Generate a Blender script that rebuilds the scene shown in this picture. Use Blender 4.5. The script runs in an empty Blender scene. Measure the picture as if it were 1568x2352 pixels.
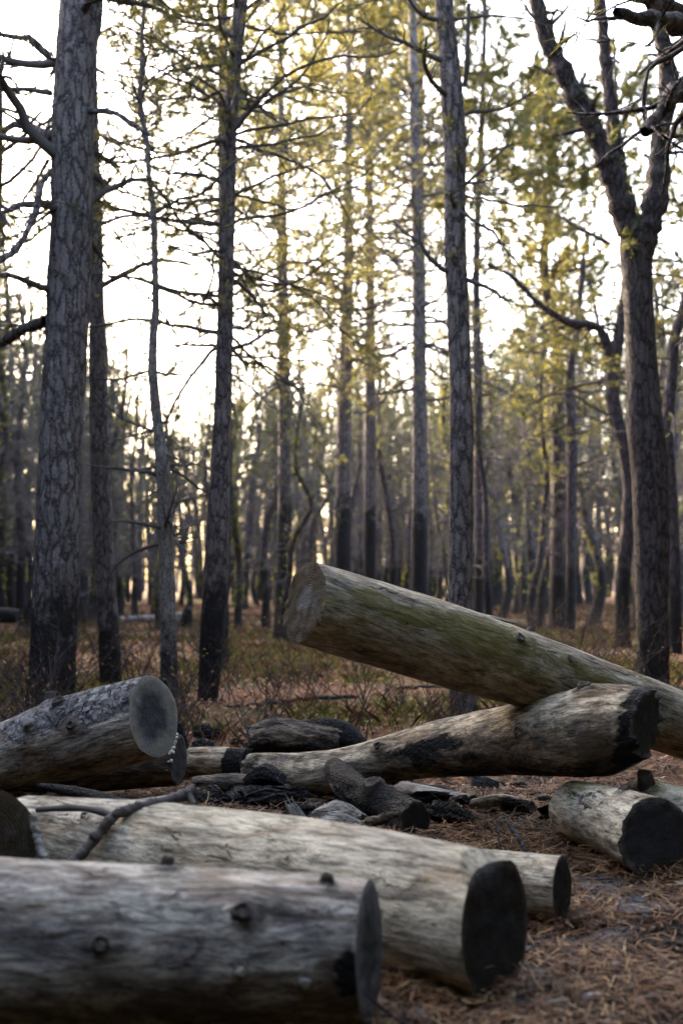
import bpy, math, random
import numpy as np
from mathutils import Vector, Matrix, noise
R = math.radians
rng = np.random.default_rng(7)
random.seed(7)
sc = bpy.context.scene
COL = sc.collection

# ------------------------------------------------------------------ camera model
FPX = 3266.7                      # focal length in units of the 1568 x 2352 working frame
CAMH = 1.2
TILT = math.atan((1330 - 1176) / FPX)
Fv = np.array([0, math.cos(TILT), math.sin(TILT)])
Uv = np.array([0, -math.sin(TILT), math.cos(TILT)])
Xv = np.array([1.0, 0, 0])
CAM = np.array([0, 0, CAMH])

def P(x, y, d):
    """world point seen at working-frame point (x, y) standing d metres away along Y"""
    v = Fv + Xv * (x - 784) / FPX + Uv * (1176 - y) / FPX
    return CAM + v * (d / v[1])

def gz(x, y):
    """terrain height"""
    x = np.asarray(x, float); y = np.asarray(y, float)
    r = np.hypot(x, y - 5)
    near = .012 * np.sin(3.1 * x + 1.7 * y) + .012 * np.sin(2.3 * y - 4.1 * x + 1) + .008 * np.sin(7 * x + 5 * y)
    far = .06 * np.sin(.35 * x + .8) * np.sin(.3 * y) + .03 * np.sin(1.1 * x + .7 * y)
    w = np.clip((r - 7) / 12, 0, 1)
    return near + far * w

# ------------------------------------------------------------------ mesh building
class MB:
    def __init__(s): s.v = []; s.f = []; s.n = 0; s.mi = []; s.at = {}
    def add(s, v, f, mi=0, **at):
        v = np.asarray(v, float).reshape(-1, 3)
        f = np.asarray(f, int)
        s.v.append(v); s.f.append(f + s.n); s.mi.append(np.full(len(f), mi, int))
        for k, a in at.items():
            s.at.setdefault(k, []).append((s.n, np.broadcast_to(np.asarray(a, float), (len(v),))))
        s.n += len(v)
    def mesh(s, name, mats, smooth=True):
        me = bpy.data.meshes.new(name)
        V = np.concatenate(s.v) if s.v else np.zeros((0, 3))
        me.vertices.add(len(V)); me.vertices.foreach_set('co', V.ravel())
        loops = np.concatenate([f.ravel() for f in s.f])
        tot = np.concatenate([np.full(len(f), f.shape[1], int) for f in s.f])
        st = np.concatenate([[0], np.cumsum(tot)[:-1]])
        me.loops.add(len(loops)); me.loops.foreach_set('vertex_index', loops.astype(np.int32))
        me.polygons.add(len(tot)); me.polygons.foreach_set('loop_start', st.astype(np.int32))
        try: me.polygons.foreach_set('loop_total', tot.astype(np.int32))
        except Exception: pass
        me.polygons.foreach_set('material_index', np.concatenate(s.mi).astype(np.int32))
        me.polygons.foreach_set('use_smooth', np.full(len(tot), smooth))
        for k, L in s.at.items():
            a = np.zeros(len(V), np.float32)
            for o, x in L: a[o:o + len(x)] = x
            me.attributes.new(k, 'FLOAT', 'POINT').data.foreach_set('value', a)
        for m in mats: me.materials.append(m)
        me.update(calc_edges=True); me.validate()
        return me
    def build(s, name, mats, parent=None, smooth=True):
        if not isinstance(mats, (list, tuple)): mats = [mats]
        o = bpy.data.objects.new(name, s.mesh(name, mats, smooth)); COL.objects.link(o)
        if parent: o.parent = parent
        return o

def tag(o, label=None, cat=None, group=None, kind=None):
    if label: o['label'] = label
    if cat: o['category'] = cat
    if group: o['group'] = group
    if kind: o['kind'] = kind
    return o
def empty(name, loc, label, cat, group=None):
    o = bpy.data.objects.new(name, None); COL.objects.link(o); o.empty_display_size = .2
    o.location = loc
    return tag(o, label, cat, group)
def copy_tree(o, parent=None):
    c = o.copy(); COL.objects.link(c)
    if parent: c.parent = parent
    for ch in list(o.children): copy_tree(ch, c)
    return c

def frames(pts):
    pts = np.asarray(pts, float)
    t = np.gradient(pts, axis=0); t /= np.linalg.norm(t, axis=1)[:, None] + 1e-12
    m = t.mean(0)
    ref = np.array([0, 0, 1.0]) if abs(m[2]) < .8 * np.linalg.norm(m) else np.array([0, -1.0, 0])
    a = np.cross(np.broadcast_to(ref, t.shape), t); a /= np.linalg.norm(a, axis=1)[:, None] + 1e-12
    b = np.cross(t, a)
    return t, a, b
def gridfaces(n, m):
    i = np.arange(n - 1)[:, None] * m; j = np.arange(m)[None, :]; jn = (j + 1) % m
    return np.stack([i + j, i + jn, i + m + jn, i + m + j], -1).reshape(-1, 4)
def tube(mb, pts, rad, seg=5, mi=0, **at):
    pts = np.asarray(pts, float); n = len(pts)
    rad = np.broadcast_to(np.asarray(rad, float), (n,))
    t, a, b = frames(pts)
    th = np.arange(seg) * 2 * math.pi / seg
    v = pts[:, None] + rad[:, None, None] * (np.cos(th)[None, :, None] * a[:, None] + np.sin(th)[None, :, None] * b[:, None])
    mb.add(v.reshape(-1, 3), gridfaces(n, seg), mi, **at)
def spline(c, n):
    c = np.asarray(c, float); k = len(c)
    if k == 2: return c[0] + (c[1] - c[0]) * np.linspace(0, 1, n)[:, None]
    e = np.concatenate([[2 * c[0] - c[1]], c, [2 * c[-1] - c[-2]]])
    u = np.linspace(0, k - 1, n); i = np.minimum(u.astype(int), k - 2); f = (u - i)[:, None]
    p0, p1, p2, p3 = e[i], e[i + 1], e[i + 2], e[i + 3]
    return .5 * (2 * p1 + (p2 - p0) * f + (2 * p0 - 5 * p1 + 4 * p2 - p3) * f**2 + (3 * p1 - p0 - 3 * p2 + p3) * f**3)
def nrm(a): return a / (np.linalg.norm(a, axis=-1, keepdims=True) + 1e-12)

def needles(mb, C, D, k, length, width, spread, mi, rg):
    """k needles at each tuft centre C pointing along D with some spread"""
    N = len(C)
    if N == 0: return
    C = np.repeat(np.asarray(C, float), k, 0); D = np.repeat(nrm(np.asarray(D, float)), k, 0)
    d = nrm(D + spread * rg.normal(size=D.shape) * .75)
    L = length * rg.uniform(.65, 1.15, (len(C), 1))
    b = C - D * length * .5 * rg.uniform(0, 1, (len(C), 1))
    w = nrm(np.cross(d, rg.normal(size=d.shape))) * width / 2
    mid = b + d * L * .55 + w * .2
    tip = b + d * L + np.array([0, 0, -.08]) * L
    V = np.stack([b - w * .6, b + w * .6, mid + w, tip, mid - w], 1)
    r = np.repeat(rg.uniform(0, 1, N), k)
    mb.add(V.reshape(-1, 3), (np.arange(len(C)) * 5)[:, None] + np.arange(5)[None], mi, rnd=np.repeat(r, 5))

def wander(p, d, length, n, wob, up, rg):
    """a crooked twig path"""
    pts = [np.array(p, float)]; d = np.array(d, float); st = length / n
    for i in range(n):
        d = d + wob * rg.normal(size=3) + np.array([0, 0, up]); d /= np.linalg.norm(d)
        pts.append(pts[-1] + d * st)
    return np.array(pts)

# ------------------------------------------------------------------ materials
def mat(name):
    m = bpy.data.materials.new(name); m.use_nodes = True
    nt = m.node_tree; nt.nodes.clear()
    return m, NT(nt)
class NT:
    def __init__(s, nt): s.t = nt
    def n(s, typ, ins=None, **kw):
        x = s.t.nodes.new(typ)
        for k, v in kw.items(): setattr(x, k, v)
        for k, v in (ins or {}).items(): s.put(x.inputs[k], v)
        return x
    def put(s, sock, v):
        if isinstance(v, bpy.types.NodeSocket): s.t.links.new(v, sock)
        elif isinstance(v, tuple) and len(v) == 3 and sock.type == 'RGBA': sock.default_value = (*v, 1)
        else: sock.default_value = v
    def coord(s, scale=(1, 1, 1), which='Object', loc=(0, 0, 0)):
        return s.n('ShaderNodeMapping', {'Vector': s.n('ShaderNodeTexCoord').outputs[which], 'Scale': scale, 'Location': loc}).outputs[0]
    def noise(s, vec, scale, detail=4, rough=.55, dist=0, out='Fac'):
        return s.n('ShaderNodeTexNoise', {'Vector': vec, 'Scale': scale, 'Detail': detail, 'Roughness': rough, 'Distortion': dist}).outputs[out]
    def ramp(s, fac, stops, interp='LINEAR'):
        r = s.n('ShaderNodeValToRGB', {'Fac': fac}); e = r.color_ramp.elements; r.color_ramp.interpolation = interp
        while len(e) < len(stops): e.new(.5)
        for x, (p, c) in zip(e, stops):
            x.position = p; x.color = (*c, 1) if isinstance(c, tuple) else (c, c, c, 1)
        return r.outputs[0]
    def mix(s, fac, a, b, mode='MIX'):
        m = s.n('ShaderNodeMix', data_type='RGBA', blend_type=mode)
        s.put(m.inputs[0], fac); s.put(m.inputs[6], a); s.put(m.inputs[7], b)
        return m.outputs[2]
    def math(s, op, a, b=0.0, c=0.0, clamp=False):
        m = s.n('ShaderNodeMath', operation=op, use_clamp=clamp)
        s.put(m.inputs[0], a); s.put(m.inputs[1], b); s.put(m.inputs[2], c)
        return m.outputs[0]
    def attr(s, name, typ='GEOMETRY'):
        return s.n('ShaderNodeAttribute', attribute_name=name, attribute_type=typ).outputs['Fac']
    def bump(s, h, dist, strength=1.0, normal=None):
        b = s.n('ShaderNodeBump', {'Height': h, 'Distance': dist, 'Strength': strength})
        if normal: s.put(b.inputs['Normal'], normal)
        return b.outputs[0]
    def out(s, col, rough=.9, normal=None, spec=.2):
        p = s.n('ShaderNodeBsdfPrincipled', {'Base Color': col, 'Roughness': rough, 'Specular IOR Level': spec})
        if normal: s.put(p.inputs['Normal'], normal)
        s.n('ShaderNodeOutputMaterial', {'Surface': p.outputs[0]})
        return p

def bark_material(name, base, dark, light, scale, bump, lichen=.25):
    m, t = mat(name)
    oi = t.n('ShaderNodeObjectInfo').outputs['Random']
    c0 = t.coord()
    c = t.n('ShaderNodeVectorMath', {0: c0, 1: t.n('ShaderNodeCombineXYZ', {'X': t.math('MULTIPLY', oi, 9.0), 'Y': oi, 'Z': t.math('MULTIPLY', oi, 31.0)}).outputs[0]}, operation='ADD').outputs[0]
    wob = t.noise(c, scale * .6, 3, .6, out='Color')
    wob2 = t.noise(c, scale * 2.4, 3, .6, out='Color')
    c2 = t.n('ShaderNodeMapping', {'Vector': t.mix(.05, t.mix(.06, c, wob, 'ADD'), wob2, 'ADD'), 'Scale': (1, 1, .25)}).outputs[0]
    vo = t.n('ShaderNodeTexVoronoi', {'Vector': c2, 'Scale': scale}, feature='DISTANCE_TO_EDGE').outputs['Distance']
    vc = t.n('ShaderNodeTexVoronoi', {'Vector': c2, 'Scale': scale}).outputs['Color']
    vs = t.n('ShaderNodeTexVoronoi', {'Vector': c2, 'Scale': scale * 2.3}, feature='DISTANCE_TO_EDGE').outputs['Distance']
    fine = t.noise(c2, scale * 5, 5, .7)
    vo = t.math('ADD', vo, t.math('MULTIPLY', t.math('SUBTRACT', t.noise(c2, scale * 1.6, 5, .7), .5), .42))
    plate = t.ramp(vo, [(0, 0.0), (.07, .35), (.2, .85), (.5, 1.0)])
    sub = t.ramp(vs, [(0, .55), (.1, 1.0)])
    h = t.math('ADD', t.math('MULTIPLY', plate, sub), t.math('MULTIPLY', t.noise(c2, scale * 2.6, 5, .7), .9))
    pc = t.n('ShaderNodeSeparateColor', {'Color': vc}).outputs[0]
    col = t.mix(t.math('MULTIPLY', pc, .7), base, light)
    col = t.mix(t.math('MULTIPLY', fine, .7), col, t.mix(.5, base, dark))
    col = t.mix(t.ramp(t.noise(c, 3.0, 5, .65), [(.5, 0.0), (.62, lichen)]), col, (.17, .19, .13))
    col = t.mix(t.ramp(t.noise(c2, scale * 1.3, 3, .6), [(.5, 0.0), (.75, .5)]), col, (.16, .085, .065))
    col = t.mix(t.ramp(vo, [(0.0, .9), (.06, .6), (.16, 0.0)]), col, dark)
    col = t.mix(1.0, col, t.ramp(t.noise(c2, scale * 2.6, 5, .7), [(.34, .5), (.52, 1.0), (.7, 1.15)]), 'MULTIPLY')
    # charring by ground fire, a real coat of soot up to an uneven height on each trunk
    z = t.n('ShaderNodeSeparateXYZ', {'Vector': c0}).outputs[2]
    ch = t.attr('char_height', 'OBJECT')
    e = t.math('ADD', t.math('SUBTRACT', ch, z), t.math('MULTIPLY', t.math('SUBTRACT', t.noise(c, 4.5, 5, .7), .5), 2.1))
    e2 = t.math('ADD', e, t.math('MULTIPLY', t.math('SUBTRACT', fine, .5), 1.0))
    ck = t.ramp(t.math('MULTIPLY_ADD', e2, .9, .45), [(.35, 0.0), (.75, .94)])
    col = t.mix(ck, col, t.mix(fine, (.012, .011, .011), (.035, .031, .031)))
    t.out(col, .88, t.bump(h, bump), .18)
    return m

def simple_bark(name, a, b):
    m, t = mat(name); c = t.coord()
    f = t.noise(c, 40, 4, .7)
    t.out(t.mix(f, a, b), .9, t.bump(f, .006))
    return m

def needle_material(name, a, b, dry, tr=.45, tc=(.36, .31, .075)):
    m, t = mat(name)
    r = t.attr('rnd'); oi = t.n('ShaderNodeObjectInfo').outputs['Random']
    col = t.mix(r, a, b)
    col = t.mix(t.math('MULTIPLY', oi, .5), col, t.mix(.5, b, (.12, .11, .03)))
    col = t.mix(t.ramp(r, [(.88, 0.0), (.95, .8)]), col, dry)
    d = t.n('ShaderNodeBsdfDiffuse', {'Color': col}).outputs[0]
    tl = t.n('ShaderNodeBsdfTranslucent', {'Color': t.mix(.6, col, tc)}).outputs[0]
    gl = t.n('ShaderNodeBsdfGlossy', {'Color': (1, 1, 1), 'Roughness': .45}).outputs[0]
    s = t.n('ShaderNodeMixShader', {0: tr, 1: d, 2: tl}).outputs[0]
    s = t.n('ShaderNodeMixShader', {0: .04, 1: s, 2: gl}).outputs[0]
    t.n('ShaderNodeOutputMaterial', {'Surface': s})
    return m

def wood_material(name, pale, mid, dark, stain=.5, seed=0.0, bark=None, crack=.6, blue=.4):
    """weathered log wood, local X runs along the log; attributes char / moss / bark / rot carry wear; the last also browns log undersides"""
    m, t = mat(name)
    ks = t.attr('kshift')
    c = t.n('ShaderNodeVectorMath', {0: t.coord((1, 1, 1), loc=(seed, seed * .7, seed * .3)), 1: t.n('ShaderNodeCombineXYZ', {'Y': ks, 'Z': ks}).outputs[0]}, operation='ADD').outputs[0]
    cs = t.n('ShaderNodeMapping', {'Vector': c, 'Scale': (.16, 1, 1)}).outputs[0]
    cm = t.n('ShaderNodeMapping', {'Vector': c, 'Scale': (.42, 1, 1)}).outputs[0]
    cl = t.n('ShaderNodeMapping', {'Vector': t.mix(.05, c, t.noise(c, 3.5, 3, .6, out='Color'), 'ADD'), 'Scale': (.09, 1, 1)}).outputs[0]
    ct = t.n('ShaderNodeMapping', {'Vector': t.mix(.05, c, t.noise(c, 5, 4, .65, out='Color'), 'ADD'), 'Scale': (.22, 1, 1)}).outputs[0]
    g1 = t.noise(cs, 42, 5, .7, .3)
    g2 = t.noise(cm, 8, 6, .66, .6)
    g3 = t.noise(c, 2.6, 4, .6)
    g4 = t.noise(cl, 120, 4, .65)
    g5 = t.noise(ct, 27, 6, .7, .4)
    MU = lambda col, fac: t.mix(1.0, col, fac, 'MULTIPLY')
    deep = tuple(.45 * x + .55 * y for x, y in zip(mid, dark))
    k = .10 * (1 - stain)                                     # cleaner wood shows fewer dark patches
    col = t.ramp(g2, [(.36 - k, deep), (.45 - k, mid), (.54 - k * .5, pale), (.66, tuple(min(1, 1.15 * x) for x in pale))])
    hue = t.n('ShaderNodeSeparateColor', {'Color': t.noise(cm, 5.1, 5, .66, .5, out='Color')})
    col = t.mix(t.ramp(hue.outputs[0], [(.53, 0.0), (.63, .75)]), col, t.mix(.35, (.30, .18, .085), mid))
    col = t.mix(t.ramp(hue.outputs[1], [(.5, 0.0), (.6, blue)]), col, t.mix(.3, (.10, .105, .14), mid))
    lo = 1 - .80 * stain
    col = MU(col, t.ramp(g5, [(.36, lo), (.44, lo + (1 - lo) * .45), (.53, 1.0)]))
    col = MU(col, t.ramp(g1, [(.36, .35), (.5, 1.0), (.66, 1.2)]))
    col = MU(col, t.ramp(g4, [(.34, .45), (.5, 1.0)]))
    gs = t.noise(ct, 11, 6, .74, .3)
    col = t.mix(t.ramp(gs, [(.56, 0.0), (.63, stain)]), col, t.mix(.8, mid, dark))
    sp = t.ramp(t.noise(c, 75, 3, .6), [(.62, 0.0), (.7, .75)])
    col = t.mix(sp, col, dark)
    # checks: long thin splits along the grain, and small cross cracks / beetle holes
    k = t.n('ShaderNodeTexVoronoi', {'Vector': t.n('ShaderNodeMapping', {'Vector': t.mix(.05, c, t.noise(c, 6, 3, out='Color'), 'ADD'), 'Scale': (.1, 1, 1)}).outputs[0], 'Scale': 17.0}, feature='DISTANCE_TO_EDGE').outputs['Distance']
    kk = t.math('MULTIPLY', t.ramp(k, [(.008, 1.0), (.03, 0.0)]), t.ramp(t.noise(c, 5, 3), [(.52, 0.0), (.6, crack)]))
    brk = t.ramp(t.noise(c, 16, 4, .7), [(.47, 0.0), (.56, 1.0)])
    x = t.n('ShaderNodeTexVoronoi', {'Vector': t.n('ShaderNodeMapping', {'Vector': t.mix(.16, c, t.noise(c, 11, 5, .7, out='Color'), 'ADD'), 'Scale': (.7, 1, 1)}).outputs[0], 'Scale': 15.0}, feature='DISTANCE_TO_EDGE').outputs['Distance']
    xx = t.math('MULTIPLY', t.math('MULTIPLY', t.ramp(x, [(.006, 1.0), (.03, 0.0)]), brk), t.ramp(t.noise(c, 3.4, 3), [(.5, 0.0), (.6, .8)]))
    holes = t.n('ShaderNodeTexVoronoi', {'Vector': c, 'Scale': 13.0}).outputs['Distance']
    hh = t.math('MULTIPLY', t.ramp(holes, [(.05, 1.0), (.085, 0.0)]), t.ramp(t.noise(c, 7, 2), [(.5, 0.0), (.56, 1.0)]))
    cut = t.math('MAXIMUM', t.math('MAXIMUM', kk, xx), hh)
    col = t.mix(t.math('MULTIPLY', cut, .85), col, (.03, .026, .022))
    h = t.math('SUBTRACT', t.math('ADD', t.math('MULTIPLY', g1, .6), t.math('MULTIPLY', g5, 1.3)), t.math('MULTIPLY', cut, 1.0))
    rag = t.math('SUBTRACT', t.math('ADD', t.math('MULTIPLY', t.noise(cm, 7, 7, .74), 1.7), t.math('MULTIPLY', g5, .9)), 1.3)
    def msk(a, lo=.4, hi=.62, k=1.0):
        return t.ramp(t.math('ADD', t.attr(a), t.math('MULTIPLY', rag, k)), [(lo, 0.0), (hi, 1.0)])
    col = t.mix(t.math('MULTIPLY', t.attr('kring'), t.ramp(g5, [(.35, .95), (.6, .45)])), col, tuple(.7 * x for x in dark))
    # moss / algae
    mo = msk('moss', .34, .8, 2.0)
    mc = t.mix(t.noise(cm, 26, 4, .7), (.062, .054, .008), (.215, .178, .024))
    col = t.mix(t.math('MULTIPLY', mo, .74), col, mc)
    # remaining bark
    bk = msk('bark', .44, .5, 1.3)
    bv = t.n('ShaderNodeTexVoronoi', {'Vector': t.n('ShaderNodeMapping', {'Vector': t.mix(.14, c, t.noise(c, 18, 5, .7, out='Color'), 'ADD'), 'Scale': (.6, 1, 1)}).outputs[0], 'Scale': 27.0}, feature='DISTANCE_TO_EDGE').outputs['Distance']
    bt = t.ramp(t.math('ADD', bv, t.math('MULTIPLY', t.math('SUBTRACT', t.noise(c, 22, 5, .7), .5), .5)), [(0, 0.0), (.05, .6), (.2, 1.0)])
    bn = t.noise(c, 55, 4, .7)
    bc = t.mix(bt, (.02, .017, .016), t.mix(bn, (.17, .155, .15), bark or (.24, .225, .21)))
    col = t.mix(bk, col, bc)
    h = t.math('ADD', h, t.math('MULTIPLY', bk, t.math('ADD', t.math('MULTIPLY', bt, 1.5), .6)))
    # rot with brown darkening of log undersides, and char
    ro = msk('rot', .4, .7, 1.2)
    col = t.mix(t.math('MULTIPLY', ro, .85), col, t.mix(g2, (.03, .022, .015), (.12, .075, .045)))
    ck = msk('char', .42, .6, .8)
    cv = t.n('ShaderNodeTexVoronoi', {'Vector': t.mix(.04, c, t.noise(c, 20, 3, out='Color'), 'ADD'), 'Scale': 34.0}, feature='DISTANCE_TO_EDGE').outputs['Distance']
    cvr = t.ramp(cv, [(0, 0.0), (.16, 1.0)])
    col = t.mix(ck, col, t.mix(t.math('MULTIPLY', cvr, bn), (.004, .004, .004), (.022, .022, .025)))
    h = t.math('ADD', h, t.math('MULTIPLY', ck, cvr))
    rgh = t.math('SUBTRACT', .86, t.math('MULTIPLY', ck, .06))
    t.out(col, rgh, t.bump(h, .022), .2)
    return m

def endgrain_material(name, a, b, ring, seed=0., char=0.0, heart=(.05, .052, .055), hr=.1):
    m, t = mat(name)
    c = t.coord((1, 1, 1))
    yz = t.n('ShaderNodeMapping', {'Vector': c, 'Scale': (0, 1, 1), 'Location': (0, .015, -.01)}).outputs[0]
    nz = t.noise(yz, 5, 3, out='Color')
    w = t.n('ShaderNodeTexWave', {'Vector': t.mix(.03, yz, nz, 'ADD'), 'Scale': ring, 'Distortion': .8, 'Detail': 2.0}, wave_type='RINGS', rings_direction='X').outputs['Fac']
    pos = t.n('ShaderNodeVectorMath', {0: yz}, operation='LENGTH').outputs['Value']
    n1 = t.noise(c, 14, 5, .7); n2 = t.noise(c, 60, 4, .7)
    sep = t.n('ShaderNodeSeparateXYZ', {'Vector': yz})
    ang = t.math('ARCTAN2', sep.outputs[1], sep.outputs[2])
    rad = t.noise(t.n('ShaderNodeCombineXYZ', {'X': t.math('MULTIPLY', ang, 3.0), 'Y': t.math('MULTIPLY', pos, 2.0), 'Z': seed}).outputs[0], 2.6, 3, .6)
    col = t.mix(n1, a, b)
    col = t.mix(t.math('MULTIPLY', t.math('MULTIPLY', w, n2), .5), col, tuple(x * .45 for x in a))
    pz = t.math('ADD', pos, t.math('MULTIPLY', t.math('SUBTRACT', t.noise(yz, 9, 4, .6), .5), .12))
    col = t.mix(t.ramp(pz, [(hr * .75, .92), (hr * 1.2, 0.0)]), col, heart)
    col = t.mix(t.math('MULTIPLY', t.ramp(rad, [(.29, .75), (.325, 0.0)]), 1 - char), col, tuple(x * .3 for x in a))
    col = t.mix(t.ramp(n1, [(.5, 0.0), (.68, .6)]), col, (.09, .1, .12))
    col = t.mix(char, col, t.mix(n2, (.004, .004, .004), (.016, .016, .018)))
    rm = t.ramp(t.math('ADD', t.attr('rim'), t.math('MULTIPLY', t.math('SUBTRACT', n1, .5), .5)), [(.86, 0.0), (.98, .8)])
    col = t.mix(rm, col, t.mix(n2, tuple(x * .5 for x in b), tuple(min(1, x * 1.5) for x in b)))
    h = t.math('ADD', t.math('MULTIPLY', w, .12), t.math('ADD', n2, t.math('MULTIPLY', rad, .3 * (1 - char))))
    t.out(col, .85, t.bump(h, .008), .15)
    return m

M = {}
M['bark_near'] = bark_material('grey_plated_pine_bark', (.34, .285, .275), (.04, .033, .033), (.48, .42, .405), 15, .035)
M['bark_mid'] = bark_material('pine_bark', (.31, .258, .252), (.042, .035, .035), (.43, .375, .365), 19, .025)
M['bark_fork'] = bark_material('dark_fork_bark', (.115, .09, .098), (.018, .015, .017), (.21, .178, .188), 17, .035, .3)  # pine bark darkened in colour, as no lens glow veils this trunk
M['bark_pale'] = bark_material('pale_flaking_bark', (.50, .44, .385), (.15, .13, .12), (.66, .6, .54), 24, .02, .15)
M['bark_far'] = bark_material('far_pine_bark', (.115, .092, .10), (.025, .021, .024), (.18, .15, .16), 15, .02, .1)
M['twig'] = simple_bark('dead_branch_bark', (.05, .042, .04), (.13, .112, .104))
M['shrubtwig'] = simple_bark('shrub_twig_bark', (.03, .023, .022), (.10, .075, .068))
M['needle'] = needle_material('pine_needles_green', (.042, .062, .02), (.10, .115, .036), (.2, .11, .04))
M['needle_far'] = needle_material('shaded_far_pine_needles', (.022, .038, .016), (.055, .072, .03), (.12, .07, .03), .28, (.17, .17, .06))  # darkened, less translucent copy of the needles; keeps far foliage from looking sunlit
M['needle_bright'] = needle_material('fresh_sprout_needles', (.05, .085, .015), (.1, .14, .03), (.12, .13, .03))

# ------------------------------------------------------------------ tree parts
def foliage_branch(mb, base, d, length, r0, rg, dens, nl=.16, nw=.014, k=9, up=.03, wob=.16, twigs=7, seg=5, droop=0., mi_n=1, tw=.0025):
    """one limb with side twigs and needle tufts along the twig ends"""
    n = max(5, int(length / .16))
    pts = wander(base, d, length, n, wob, up - droop, rg)
    tube(mb, pts, np.linspace(r0, r0 * .3, len(pts)), seg)
    C = []; D = []
    for j in range(twigs):
        u = rg.uniform(.22, 1.0)
        i = min(int(u * (len(pts) - 1)), len(pts) - 2)
        t = nrm(pts[i + 1] - pts[i])
        side = nrm(np.cross(t, rg.normal(size=3)) + t * .8 + np.array([0, 0, .15]))
        L = length * rg.uniform(.16, .42) * (1.15 - .5 * u)
        q = wander(pts[i], side, L, 5, .2, .03, rg)
        tube(mb, q, np.linspace(max(r0 * .3, tw * 1.4), tw, len(q)), 4)
        nt_ = rg.poisson(dens * (L / .11))
        if nt_:
            s = rg.uniform(.25, 1.05, nt_); ii = np.minimum((s * 5).astype(int), 4)
            f = np.minimum(s * 5 - ii, 1.0)[:, None]
            C.append(q[ii] * (1 - f) + q[ii + 1] * f); D.append(nrm(q[ii + 1] - q[ii]) + np.array([0, 0, .25]))
    ne = rg.poisson(dens * 3)
    if ne:
        ii = rg.integers(int(len(pts) * .6), len(pts) - 1, ne)
        C.append(pts[ii + 1]); D.append(nrm(pts[ii + 1] - pts[ii]) + np.array([0, 0, .2]))
    if C: needles(mb, np.concatenate(C), np.concatenate(D), k, nl, nw, .75, mi_n, rg)

def trunk_rings(mb, pts, rad, seg, bumpy, rg, step=.07):
    pts = np.asarray(pts); rad = np.asarray(rad)
    L = np.linalg.norm(np.diff(pts, axis=0), axis=1).sum()
    n = max(12, int(L / step))
    c = spline(np.column_stack([pts, rad]), n)
    pts, rad = c[:, :3], np.maximum(c[:, 3], .006)
    t, a, b = frames(pts)
    th = np.arange(seg) * 2 * math.pi / seg
    v = np.cos(th)[None, :, None] * a[:, None] + np.sin(th)[None, :, None] * b[:, None]
    disp = np.ones((n, seg))
    if bumpy > 0:
        o = rg.uniform(0, 50)
        for i in range(n):
            for j in range(seg):
                w = pts[i] + v[i, j] * rad[i]
                disp[i, j] = 1 + bumpy * (noise.noise((w[0] * 16 + o, w[1] * 16, w[2] * 8)) * .6 + noise.noise((w[0] * 5 + o, w[1] * 5, w[2] * 2.2)))
    v = pts[:, None] + v * (rad[:, None] * disp)[..., None]
    mb.add(v.reshape(-1, 3), gridfaces(n, seg), 0)
    return pts, rad

def crown_into(mb, pts, rad, z0, z1, n, rg, lmax, dens, nl, nw, k, tw=.0025, twigs=7, sprouts=0):
    """live limbs between heights z0 and z1 along a trunk path (local coordinates)"""
    zs = pts[:, 2]
    for j in range(n):
        u = rg.uniform(0, 1) ** .85; z = z0 + (z1 - z0) * u
        i = int(np.clip(np.searchsorted(zs, z), 1, len(zs) - 1))
        az = rg.uniform(0, 2 * math.pi)
        ln = lmax * (.35 + .65 * math.sin(math.pi * min(1, .18 + .8 * u)) ) * rg.uniform(.55, 1.1)
        ln *= (1 - .45 * u)
        d = np.array([math.cos(az), math.sin(az), rg.uniform(-.1, .35) + .5 * u])
        foliage_branch(mb, pts[i], d, ln, max(.012, rad[i] * .3), rg, dens * rg.uniform(.5, 1.3), nl, nw, k, up=.03, wob=.2, twigs=twigs, tw=tw)
    for j in range(sprouts):
        i = rg.integers(int(len(zs) * .1), int(len(zs) * .75))
        az = rg.uniform(0, 2 * math.pi); d = np.array([math.cos(az), math.sin(az), .5])
        C = pts[i] + d * rad[i] * .8 + rg.normal(size=(3, 3)) * .05
        needles(mb, C, np.repeat(d[None], 3, 0), k, nl * .8, nw, .9, 2, rg)

def dead_branches(mb, pts, rad, z0, z1, n, rg, lmin, lmax, dens=.0, nl=.14, nw=.012, k=8, flat=True, tw=.0025):
    zs = pts[:, 2]
    for j in range(n):
        z = rg.uniform(z0, z1); i = int(np.clip(np.searchsorted(zs, z), 1, len(zs) - 1))
        az = rg.uniform(0, 2 * math.pi)
        d = np.array([math.cos(az), math.sin(az), rg.uniform(-.35, .35)])
        foliage_branch(mb, pts[i], d, rg.uniform(lmin, lmax), max(.010 if flat else .007, rad[i] * rg.uniform(.16, .34)), rg, dens if rg.uniform() < .75 else 0, nl, nw, k,
                       up=rg.uniform(-.03, .04), wob=.2, twigs=rg.integers(6, 13), seg=5, tw=tw)

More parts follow.
